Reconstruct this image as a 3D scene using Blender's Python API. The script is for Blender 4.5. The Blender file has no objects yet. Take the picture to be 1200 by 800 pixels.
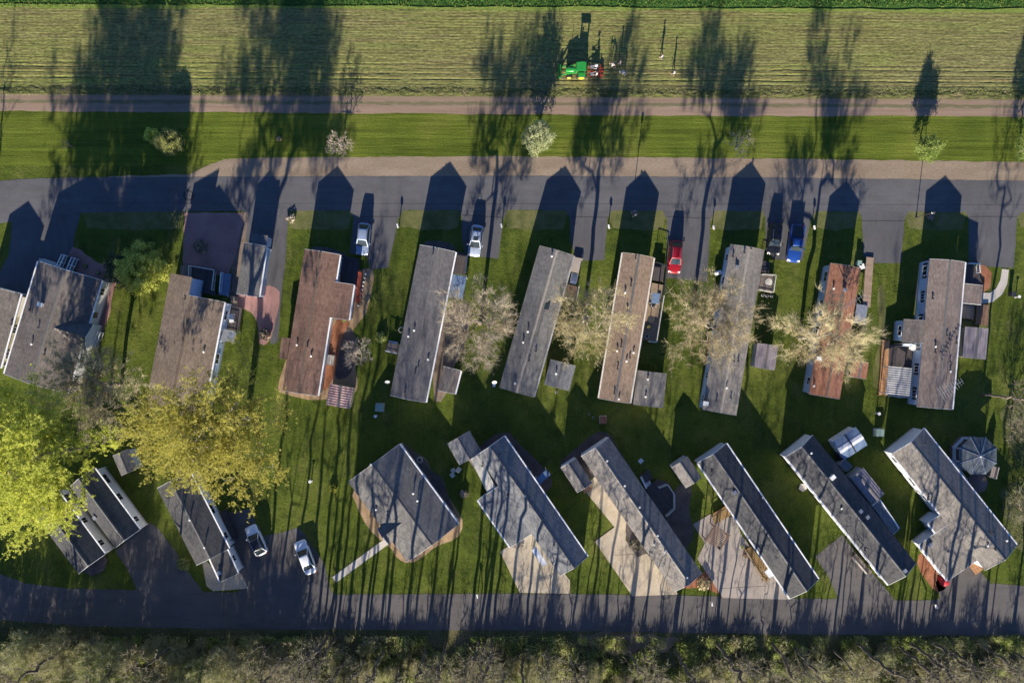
import bpy, bmesh, math, random
import numpy as np
from mathutils import Vector, Matrix
sc = bpy.context.scene
col = sc.collection
R = math.radians
S = 0.12        # metres on the ground per pixel of the 1200 px photograph
H = 112.0       # height of the drone

# ---------------------------------------------------------------- camera, sky, sun, exposure
cam_d = bpy.data.cameras.new('camera'); cam = bpy.data.objects.new('camera', cam_d); col.objects.link(cam)
cam.location = (0, 0, H); cam.rotation_euler = (0, 0, 0)
cam_d.sensor_width = 36.0; cam_d.lens = 36.0 * H / (1200 * S)
cam_d.clip_start = 1.0; cam_d.clip_end = 6000
sc.camera = cam
SUN_EL = R(17.5); SUN_AZ = R(186.6)       # azimuth clockwise from +Y
sund = Vector((math.sin(SUN_AZ) * math.cos(SUN_EL), math.cos(SUN_AZ) * math.cos(SUN_EL), math.sin(SUN_EL)))
w = bpy.data.worlds.new('World'); sc.world = w; w.use_nodes = True
nt = w.node_tree; bg = nt.nodes['Background']; sky = nt.nodes.new('ShaderNodeTexSky')
sky.sky_type = 'NISHITA'; sky.sun_disc = False; sky.sun_elevation = SUN_EL; sky.sun_rotation = SUN_AZ
sky.air_density = 1.0; sky.dust_density = 0.2; sky.ozone_density = 3.0
tint = nt.nodes.new('ShaderNodeMix'); tint.data_type = 'RGBA'; tint.blend_type = 'MULTIPLY'; tint.inputs[0].default_value = 1.0; tint.inputs[7].default_value = (.72, .92, 1.32, 1)
nt.links.new(sky.outputs[0], tint.inputs[6]); nt.links.new(tint.outputs[2], bg.inputs[0]); bg.inputs[1].default_value = 0.05
sl = bpy.data.lights.new('sun', 'SUN'); sl.energy = 5.0; sl.angle = R(0.5); sl.color = (1.0, 0.90, 0.74)
so = bpy.data.objects.new('sun', sl); col.objects.link(so)
so.rotation_euler = (-sund).to_track_quat('-Z', 'Y').to_euler(); so.location = (0, -60, 60)
sc.view_settings.view_transform = 'Standard'; sc.view_settings.look = 'None'
sc.view_settings.exposure = 1.38
sc.cycles.use_denoising = True; sc.cycles.max_bounces = 5; sc.cycles.diffuse_bounces = 3; sc.cycles.sample_clamp_indirect = 2.0; sc.view_settings.gamma = 1.0; sc.view_settings.use_curve_mapping = False

# ---------------------------------------------------------------- helpers
def G(px, py, z=0.0):
    f = (H - z) / H
    return ((px - 600) * S * f, (400 - py) * S * f)

def tag(o, label=None, cat=None, group=None, kind=None):
    if label: o['label'] = label
    if cat: o['category'] = cat
    if group: o['group'] = group
    if kind: o['kind'] = kind
    return o

MATW = {}
def empty(name, loc, rz=0, label=None, cat=None, group=None):
    o = bpy.data.objects.new(name, None); col.objects.link(o)
    o.location = loc; o.rotation_euler = (0, 0, rz); o.empty_display_size = 0.3
    MATW[o.name] = Matrix.Translation(Vector(loc)) @ Matrix.Rotation(rz, 4, 'Z')
    return tag(o, label, cat, group)

class MB:
    def __init__(s): s.v = []; s.f = []; s.m = []
    def add(s, vs, fs, m=0):
        n = len(s.v); s.v += [tuple(p) for p in vs]; s.f += [tuple(i + n for i in f) for f in fs]; s.m += [m] * len(fs); return s
    def box(s, x0, x1, y0, y1, z0, z1, m=0):
        return s.add([(x0,y0,z0),(x1,y0,z0),(x1,y1,z0),(x0,y1,z0),(x0,y0,z1),(x1,y0,z1),(x1,y1,z1),(x0,y1,z1)],
                     [(0,3,2,1),(4,5,6,7),(0,1,5,4),(1,2,6,5),(2,3,7,6),(3,0,4,7)], m)
    def prism(s, pts, z0, z1, m=0):
        n = len(pts)
        a = sum(pts[i][0]*pts[(i+1)%n][1]-pts[(i+1)%n][0]*pts[i][1] for i in range(n))
        if a < 0: pts = pts[::-1]
        return s.add([(x,y,z0) for x,y in pts]+[(x,y,z1) for x,y in pts],
                     [tuple(range(n))[::-1], tuple(range(n,2*n))]+[(i,(i+1)%n,n+(i+1)%n,n+i) for i in range(n)], m)
    def extr(s, sec, y0, y1, m=0):         # section in x,z extruded along y
        n = len(sec)
        return s.add([(x,y0,z) for x,z in sec]+[(x,y1,z) for x,z in sec],
                     [tuple(range(n)), tuple(range(n,2*n))[::-1]]+[((i+1)%n,i,n+i,n+(i+1)%n) for i in range(n)], m)
    def tube(s, a, b, r0, r1=None, n=6, m=0, caps=True):
        r1 = r0 if r1 is None else r1
        a = Vector(a); b = Vector(b); d = (b - a)
        if d.length < 1e-6: return s
        d.normalize(); u = d.cross(Vector((0,0,1)) if abs(d.z) < .9 else Vector((1,0,0))).normalized(); w_ = d.cross(u)
        vs = []
        for c, r in ((a, r0), (b, r1)):
            for k in range(n):
                t = 2*math.pi*k/n; vs.append(c + u*(r*math.cos(t)) + w_*(r*math.sin(t)))
        fs = [(k,(k+1)%n,n+(k+1)%n,n+k) for k in range(n)]
        if caps: fs += [tuple(range(n))[::-1], tuple(range(n,2*n))]
        return s.add(vs, fs, m)
    def bar(s, a, b, w_, h_, m=0):         # rectangular bar, long axis a-b (horizontal-ish)
        a = Vector(a); b = Vector(b); d = (b-a).normalized()
        u = d.cross(Vector((0,0,1)))
        u = u.normalized() if u.length > 1e-4 else Vector((1,0,0))
        t = u.cross(d).normalized(); vs = []
        for c in (a, b):
            for i, j in ((-1,-1),(1,-1),(1,1),(-1,1)): vs.append(c+u*(i*w_/2)+t*(j*h_/2))
        return s.add(vs, [(0,1,2,3),(7,6,5,4),(0,4,5,1),(1,5,6,2),(2,6,7,3),(3,7,4,0)], m)
    def sphere(s, c, rx, ry=None, rz=None, n=10, k=6, m=0):
        ry = ry or rx; rz = rz or rx; vs = [(c[0],c[1],c[2]-rz)]
        for i in range(1, k):
            t = math.pi*i/k - math.pi/2
            for j in range(n):
                p = 2*math.pi*j/n; vs.append((c[0]+rx*math.cos(t)*math.cos(p), c[1]+ry*math.cos(t)*math.sin(p), c[2]+rz*math.sin(t)))
        vs.append((c[0],c[1],c[2]+rz)); fs = []
        for j in range(n):
            fs.append((0, 1+(j+1)%n, 1+j)); fs.append((len(vs)-1, 1+(k-2)*n+j, 1+(k-2)*n+(j+1)%n))
            for i in range(k-2): fs.append((1+i*n+j, 1+i*n+(j+1)%n, 1+(i+1)*n+(j+1)%n, 1+(i+1)*n+j))
        return s.add(vs, fs, m)
    def xf(s, M): s.v = [tuple(M @ Vector(p)) for p in s.v]; return s
    def build(s, name, mats, parent=None, world=False, smooth=False):
        if world and parent is not None: s.xf(MATW[parent.name].inverted())
        me = bpy.data.meshes.new(name); me.from_pydata(s.v, [], s.f)
        mats = mats if isinstance(mats, (list, tuple)) else [mats]
        for q in mats: me.materials.append(q)
        me.polygons.foreach_set('material_index', s.m)
        bm = bmesh.new(); bm.from_mesh(me); bmesh.ops.recalc_face_normals(bm, faces=bm.faces); bm.to_mesh(me); bm.free()
        if smooth: me.polygons.foreach_set('use_smooth', [True]*len(me.polygons))
        me.update()
        o = bpy.data.objects.new(name, me); col.objects.link(o)
        if parent is not None: o.parent = parent
        return o

def np_mesh(name, verts, faces, mats, parent=None, mi=None):
    """verts (n,3), faces (m,k) all of k corners"""
    me = bpy.data.meshes.new(name); k = faces.shape[1]
    me.vertices.add(len(verts)); me.vertices.foreach_set('co', verts.astype(np.float32).ravel())
    me.loops.add(faces.size); me.loops.foreach_set('vertex_index', faces.astype(np.int32).ravel())
    me.polygons.add(len(faces)); me.polygons.foreach_set('loop_start', np.arange(0, faces.size, k, dtype=np.int32))
    me.polygons.foreach_set('loop_total', np.full(len(faces), k, dtype=np.int32))
    for q in (mats if isinstance(mats, (list, tuple)) else [mats]): me.materials.append(q)
    if mi is not None: me.polygons.foreach_set('material_index', mi.astype(np.int32))
    me.update(calc_edges=True); me.validate()
    o = bpy.data.objects.new(name, me); col.objects.link(o)
    if parent is not None: o.parent = parent
    return o

# ---------------------------------------------------------------- materials
def newmat(name):
    m = bpy.data.materials.new(name); m.use_nodes = True
    return m, m.node_tree, m.node_tree.nodes['Principled BSDF']
def N(nt, t, **kw):
    n = nt.nodes.new(t)
    for k, v in kw.items():
        if k in n.inputs: n.inputs[k].default_value = v
        else: setattr(n, k, v)
    return n
def ramp(nt, fac, stops):
    r = nt.nodes.new('ShaderNodeValToRGB'); e = r.color_ramp.elements
    while len(e) < len(stops): e.new(0.5)
    for q, (p, c) in zip(e, stops): q.position = p; q.color = (c[0], c[1], c[2], 1)
    nt.links.new(fac, r.inputs[0]); return r.outputs[0]
def mix(nt, fac, a, b, mode='MIX'):
    m = nt.nodes.new('ShaderNodeMix'); m.data_type = 'RGBA'; m.blend_type = mode
    for s_, v in ((m.inputs[0], fac), (m.inputs[6], a), (m.inputs[7], b)):
        if hasattr(v, 'links'): nt.links.new(v, s_)
        elif isinstance(v, (int, float)): s_.default_value = v
        else: s_.default_value = (v[0], v[1], v[2], 1)
    return m.outputs[2]
def coords(nt, sx=1, sy=1, sz=1, kind='Object'):
    tc = nt.nodes.new('ShaderNodeTexCoord'); mp = nt.nodes.new('ShaderNodeMapping')
    mp.inputs['Scale'].default_value = (sx, sy, sz); nt.links.new(tc.outputs[kind], mp.inputs[0]); return mp.outputs[0]
def noise(nt, vec, scale, detail=4, rough=.55, dist=0):
    n = N(nt, 'ShaderNodeTexNoise', Scale=scale, Detail=detail, Roughness=rough, Distortion=dist)
    nt.links.new(vec, n.inputs['Vector']); return n.outputs[0]
def mr(nt, v, a, b, c=0., d=1.):
    n = nt.nodes.new('ShaderNodeMapRange'); nt.links.new(v, n.inputs[0])
    for i, x in enumerate((a, b, c, d)): n.inputs[i+1].default_value = x
    return n.outputs[0]
def bump(nt, bs, h, strength, dist):
    b = N(nt, 'ShaderNodeBump', Strength=strength, Distance=dist); nt.links.new(h, b.inputs['Height']); nt.links.new(b.outputs[0], bs.inputs['Normal'])
def math_(nt, op, a, b=None):
    n = nt.nodes.new('ShaderNodeMath'); n.operation = op
    for s_, v in ((n.inputs[0], a), (n.inputs[1], b)):
        if v is None: continue
        if hasattr(v, 'links'): nt.links.new(v, s_)
        else: s_.default_value = v
    return n.outputs[0]

def plain(name, c, rough=.6, metal=0., var=.15, scale=3., bmp=0., spec=None):
    m, nt, bs = newmat(name)
    v = coords(nt); f = noise(nt, v, scale, 5)
    bs.inputs['Base Color'].default_value = (*c, 1)
    nt.links.new(ramp(nt, f, [(.3, [x*(1-var) for x in c]), (.7, [min(1, x*(1+var)) for x in c])]), bs.inputs['Base Color'])
    bs.inputs['Roughness'].default_value = rough; bs.inputs['Metallic'].default_value = metal
    if bmp: bump(nt, bs, noise(nt, v, scale*8, 3), .6, bmp)
    if spec is not None: bs.inputs['Specular IOR Level'].default_value = spec
    return m

def shingle(name, c1, c2, streak=.5):
    """x runs across the roof (down the slope), y along the ridge"""
    m, nt, bs = newmat(name)
    v = coords(nt)
    sw = nt.nodes.new('ShaderNodeSeparateXYZ'); nt.links.new(v, sw.inputs[0])
    cb = nt.nodes.new('ShaderNodeCombineXYZ'); nt.links.new(sw.outputs[1], cb.inputs[0]); nt.links.new(sw.outputs[0], cb.inputs[1])
    br = N(nt, 'ShaderNodeTexBrick', Scale=1.0); br.offset = .5
    br.inputs['Color1'].default_value = (.25,.25,.25,1); br.inputs['Color2'].default_value = (.8,.8,.8,1); br.inputs['Mortar'].default_value = (0,0,0,1)
    br.inputs['Mortar Size'].default_value = .012; br.inputs['Brick Width'].default_value = .42; br.inputs['Row Height'].default_value = .16
    nt.links.new(cb.outputs[0], br.inputs['Vector'])
    base = ramp(nt, noise(nt, v, .35, 6, .6), [(.3, c1), (.7, c2)])
    a = mix(nt, .38, base, br.outputs[0], 'OVERLAY')
    st = noise(nt, coords(nt, .35, 2.6, 1), 1.0, 5, .6)         # weather streaks down the slope
    a = mix(nt, mr(nt, st, .48, .75, 0, streak), a, [x*.55 for x in c1])
    mot = noise(nt, v, 9, 4, .7)
    a = mix(nt, .35, a, ramp(nt, mot, [(.3,(.3,.3,.3)),(.7,(.7,.7,.7))]), 'OVERLAY')
    nt.links.new(a, bs.inputs['Base Color']); bs.inputs['Roughness'].default_value = .95; bs.inputs['Specular IOR Level'].default_value = .2
    bump(nt, bs, math_(nt, 'ADD', br.outputs[1], math_(nt, 'MULTIPLY', mot, .6)), .5, .015)
    return m

def ribbed(name, c, c2, period=.25, axis=1, rough=.45, metal=.3, stripes=0.):
    m, nt, bs = newmat(name); v = coords(nt)
    sp = nt.nodes.new('ShaderNodeSeparateXYZ'); nt.links.new(v, sp.inputs[0])
    ph = math_(nt, 'SINE', math_(nt, 'MULTIPLY', sp.outputs[axis], 2*math.pi/period))
    base = ramp(nt, noise(nt, v, 1.2, 5), [(.3, c), (.7, c2)])
    if stripes: base = mix(nt, mr(nt, ph, -.2, .2, 0, stripes), base, c2)
    nt.links.new(base, bs.inputs['Base Color']); bs.inputs['Roughness'].default_value = rough; bs.inputs['Metallic'].default_value = metal
    bump(nt, bs, ph, .8, .03); return m

def siding(name, c):
    m, nt, bs = newmat(name); v = coords(nt)
    sp = nt.nodes.new('ShaderNodeSeparateXYZ'); nt.links.new(v, sp.inputs[0])
    ph = math_(nt, 'FRACT', math_(nt, 'MULTIPLY', sp.outputs[2], 1/.18))
    base = ramp(nt, noise(nt, v, .8, 4), [(.3, [x*.9 for x in c]), (.7, c)])
    nt.links.new(mix(nt, math_(nt, 'LESS_THAN', ph, .09), base, [x*.6 for x in c]), bs.inputs['Base Color'])
    bs.inputs['Roughness'].default_value = .55; return m

def planks(name, c1, c2, width=.14, axis=0, rough=.8):
    m, nt, bs = newmat(name); v = coords(nt)
    sp = nt.nodes.new('ShaderNodeSeparateXYZ'); nt.links.new(v, sp.inputs[0])
    q = math_(nt, 'MULTIPLY', sp.outputs[axis], 1/width)
    wn = N(nt, 'ShaderNodeTexWhiteNoise', noise_dimensions='1D'); nt.links.new(math_(nt, 'FLOOR', q), wn.inputs['W'])
    base = ramp(nt, wn.outputs[0], [(0, c1), (1, c2)])
    g = math_(nt, 'LESS_THAN', math_(nt, 'FRACT', q), .1)
    a = mix(nt, g, base, [x*.25 for x in c1])
    a = mix(nt, .4, a, ramp(nt, noise(nt, coords(nt, 2, 2, 2), 1.5, 5), [(.3,(.3,.3,.3)),(.7,(.7,.7,.7))]), 'OVERLAY')
    nt.links.new(a, bs.inputs['Base Color']); bs.inputs['Roughness'].default_value = rough; return m

def ground_mat(name, stops, scale=.12, fine=6., rough=1., bmp=.05, over=.5, sx=1., sy=1., fstops=None, bstr=.7):
    m, nt, bs = newmat(name); v = coords(nt, sx, sy, 1)
    a = ramp(nt, noise(nt, v, scale, 8, .62), stops)
    f = noise(nt, v, fine, 6, .7)
    a = mix(nt, over, a, ramp(nt, f, fstops or [(.3,(.22,.22,.22)),(.7,(.78,.78,.78))]), 'OVERLAY')
    nt.links.new(a, bs.inputs['Base Color']); bs.inputs['Roughness'].default_value = rough; bs.inputs['Specular IOR Level'].default_value = .15
    bump(nt, bs, f, bstr, bmp); return m

def leafmat(name, c1, c2, trans=.3, scale=.6):
    m, nt, bs = newmat(name)
    v = coords(nt); oi = nt.nodes.new('ShaderNodeObjectInfo')
    f = noise(nt, v, scale, 3); g = noise(nt, v, 6, 2)
    a = ramp(nt, f, [(.35, c1), (.65, c2)])
    a = mix(nt, .45, a, ramp(nt, g, [(.35,(.25,.25,.25)),(.65,(.75,.75,.75))]), 'OVERLAY')
    hs = N(nt, 'ShaderNodeHueSaturation'); nt.links.new(a, hs.inputs['Color'])
    nt.links.new(mr(nt, oi.outputs['Random'], 0, 1, .8, 1.2), hs.inputs['Value'])
    nt.links.new(mr(nt, oi.outputs['Random'], 0, 1, .485, .512), hs.inputs['Hue'])
    nt.links.new(hs.outputs[0], bs.inputs['Base Color']); bs.inputs['Roughness'].default_value = .8; bs.inputs['Specular IOR Level'].default_value = .15
    if trans:
        tr = nt.nodes.new('ShaderNodeBsdfTranslucent'); nt.links.new(hs.outputs[0], tr.inputs[0])
        mx = nt.nodes.new('ShaderNodeMixShader'); mx.inputs[0].default_value = trans
        nt.links.new(bs.outputs[0], mx.inputs[1]); nt.links.new(tr.outputs[0], mx.inputs[2])
        nt.links.new(mx.outputs[0], nt.nodes['Material Output'].inputs[0])
    return m

def lawn_mat():
    m, nt, bs = newmat('lawn'); v = coords(nt)
    a = ramp(nt, noise(nt, v, .09, 6, .6), [(.30,(.046,.066,.012)),(.5,(.078,.104,.016)),(.7,(.125,.138,.030))])
    dry = noise(nt, coords(nt, 1.2, .6, 1), .22, 8, .75)
    a = mix(nt, mr(nt, dry, .53, .72, 0, .75), a, (.165,.155,.050))
    brn = noise(nt, v, .33, 9, .8)
    a = mix(nt, mr(nt, brn, .62, .74, 0, .7), a, (.125,.095,.055))
    dk = noise(nt, v, .5, 6, .7)
    a = mix(nt, mr(nt, dk, .50, .68, 0, .6), a, (.022,.045,.009))
    sk = noise(nt, coords(nt, 1.6, .18, 1), .9, 5, .7)
    a = mix(nt, mr(nt, sk, .52, .70, 0, .45), a, (.120,.150,.022))
    f = noise(nt, v, 5., 6, .75)
    a = mix(nt, .75, a, ramp(nt, f, [(.3,(.2,.2,.2)),(.7,(.8,.8,.8))]), 'OVERLAY')
    nt.links.new(a, bs.inputs['Base Color']); bs.inputs['Roughness'].default_value = 1; bs.inputs['Specular IOR Level'].default_value = .1
    bump(nt, bs, math_(nt, 'ADD', f, math_(nt, 'MULTIPLY', dk, 2.5)), .8, .10); return m

def strip_mat():      # mown grass strip beside the field, with mower lines along x
    m, nt, bs = newmat('mown_grass'); v = coords(nt)
    a = ramp(nt, noise(nt, v, .10, 6, .6), [(.30,(.060,.088,.013)),(.5,(.098,.126,.017)),(.7,(.145,.160,.030))])
    l = noise(nt, coords(nt, .05, 1.3, 1), 1.0, 5, .7)
    a = mix(nt, .55, a, ramp(nt, l, [(.35,(.25,.25,.25)),(.65,(.75,.75,.75))]), 'OVERLAY')
    f = noise(nt, v, 4.5, 6, .75)
    a = mix(nt, .6, a, ramp(nt, f, [(.3,(.2,.2,.2)),(.7,(.8,.8,.8))]), 'OVERLAY')
    nt.links.new(a, bs.inputs['Base Color']); bs.inputs['Roughness'].default_value = 1; bs.inputs['Specular IOR Level'].default_value = .1
    bump(nt, bs, math_(nt, 'ADD', f, math_(nt, 'MULTIPLY', l, 1.6)), .8, .08); return m

def field_mat():
    m, nt, bs = newmat('tilled_field'); v = coords(nt)
    l = noise(nt, coords(nt, .045, 1.0, 1), 1.2, 7, .72)
    a = ramp(nt, l, [(.32,(.150,.125,.055)),(.45,(.195,.185,.066)),(.58,(.190,.205,.060)),(.70,(.150,.195,.045))])
    big = noise(nt, coords(nt, .25, 1, 1), .09, 4, .6)
    a = mix(nt, mr(nt, big, .45, .65, 0, .4), a, (.200,.170,.090))
    ln = noise(nt, coords(nt, .12, 3.4, 1), 1.3, 5, .8)
    a = mix(nt, mr(nt, ln, .50, .66, 0, .8), a, (.060,.060,.026))
    a = mix(nt, mr(nt, ln, .34, .46, .45, 0), a, (.30,.30,.12))
    f = noise(nt, coords(nt, .55, 1, 1), 3.2, 6, .78)
    a = mix(nt, .85, a, ramp(nt, f, [(.3,(.15,.15,.15)),(.7,(.85,.85,.85))]), 'OVERLAY')
    nt.links.new(a, bs.inputs['Base Color']); bs.inputs['Roughness'].default_value = 1; bs.inputs['Specular IOR Level'].default_value = .1
    bump(nt, bs, f, .8, .10); return m

def track_mat():
    m, nt, bs = newmat('dirt_track'); v = coords(nt)
    sp = nt.nodes.new('ShaderNodeSeparateXYZ'); nt.links.new(v, sp.inputs[0])
    base = ramp(nt, noise(nt, coords(nt, .06, 2.2, 1), 1., 6, .7), [(.3,(.20,.135,.095)),(.7,(.30,.215,.155))])
    # grassy crown in the middle (local y about 0.25)
    d = math_(nt, 'ABSOLUTE', math_(nt, 'ADD', sp.outputs[1], -.15))
    nn = noise(nt, coords(nt, .25, 1.5, 1), 1.8, 6, .8)
    g = mr(nt, math_(nt, 'ADD', d, math_(nt, 'MULTIPLY', math_(nt, 'ADD', nn, -.5), 1.6)), .10, .35, .8, 0)
    a = mix(nt, g, base, (.10,.105,.045))
    e = mr(nt, math_(nt, 'ADD', sp.outputs[1], math_(nt, 'MULTIPLY', math_(nt, 'ADD', nn, -.5), 1.5)), .75, 1.2, 0, .7)
    a = mix(nt, e, a, (.17,.155,.075))
    f = noise(nt, v, 7, 5, .7)
    a = mix(nt, .4, a, ramp(nt, f, [(.3,(.25,.25,.25)),(.7,(.75,.75,.75))]), 'OVERLAY')
    nt.links.new(a, bs.inputs['Base Color']); bs.inputs['Roughness'].default_value = 1
    bump(nt, bs, f, .6, .04); return m

def asphalt_mat(name, c, crack=.5, sx=.2, sy=1.):
    m, nt, bs = newmat(name); v = coords(nt)
    a = ramp(nt, noise(nt, v, .12, 7, .65), [(.3,[x*.78 for x in c]),(.7,[x*1.18 for x in c])])
    l = noise(nt, coords(nt, sx, sy, 1), 1.0, 6, .7)
    a = mix(nt, .35, a, ramp(nt, l, [(.3,(.3,.3,.3)),(.7,(.7,.7,.7))]), 'OVERLAY')
    vo = N(nt, 'ShaderNodeTexVoronoi', feature='DISTANCE_TO_EDGE', Scale=.22)
    wv = nt.nodes.new('ShaderNodeMixRGB'); wv.blend_type = 'ADD'; wv.inputs[0].default_value = .35
    nz = N(nt, 'ShaderNodeTexNoise', Scale=1.2, Detail=5); nt.links.new(v, nz.inputs['Vector']); nt.links.new(v, wv.inputs[1]); nt.links.new(nz.outputs[1], wv.inputs[2])
    nt.links.new(wv.outputs[0], vo.inputs['Vector'])
    a = mix(nt, mr(nt, vo.outputs[0], .0, .012, crack, 0), a, [x*.35 for x in c])
    f = noise(nt, v, 12, 4, .7)
    a = mix(nt, .4, a, ramp(nt, f, [(.3,(.25,.25,.25)),(.7,(.75,.75,.75))]), 'OVERLAY')
    nt.links.new(a, bs.inputs['Base Color']); bs.inputs['Roughness'].default_value = .9; bs.inputs['Specular IOR Level'].default_value = .3
    bump(nt, bs, f, .5, .01); return m

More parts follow.
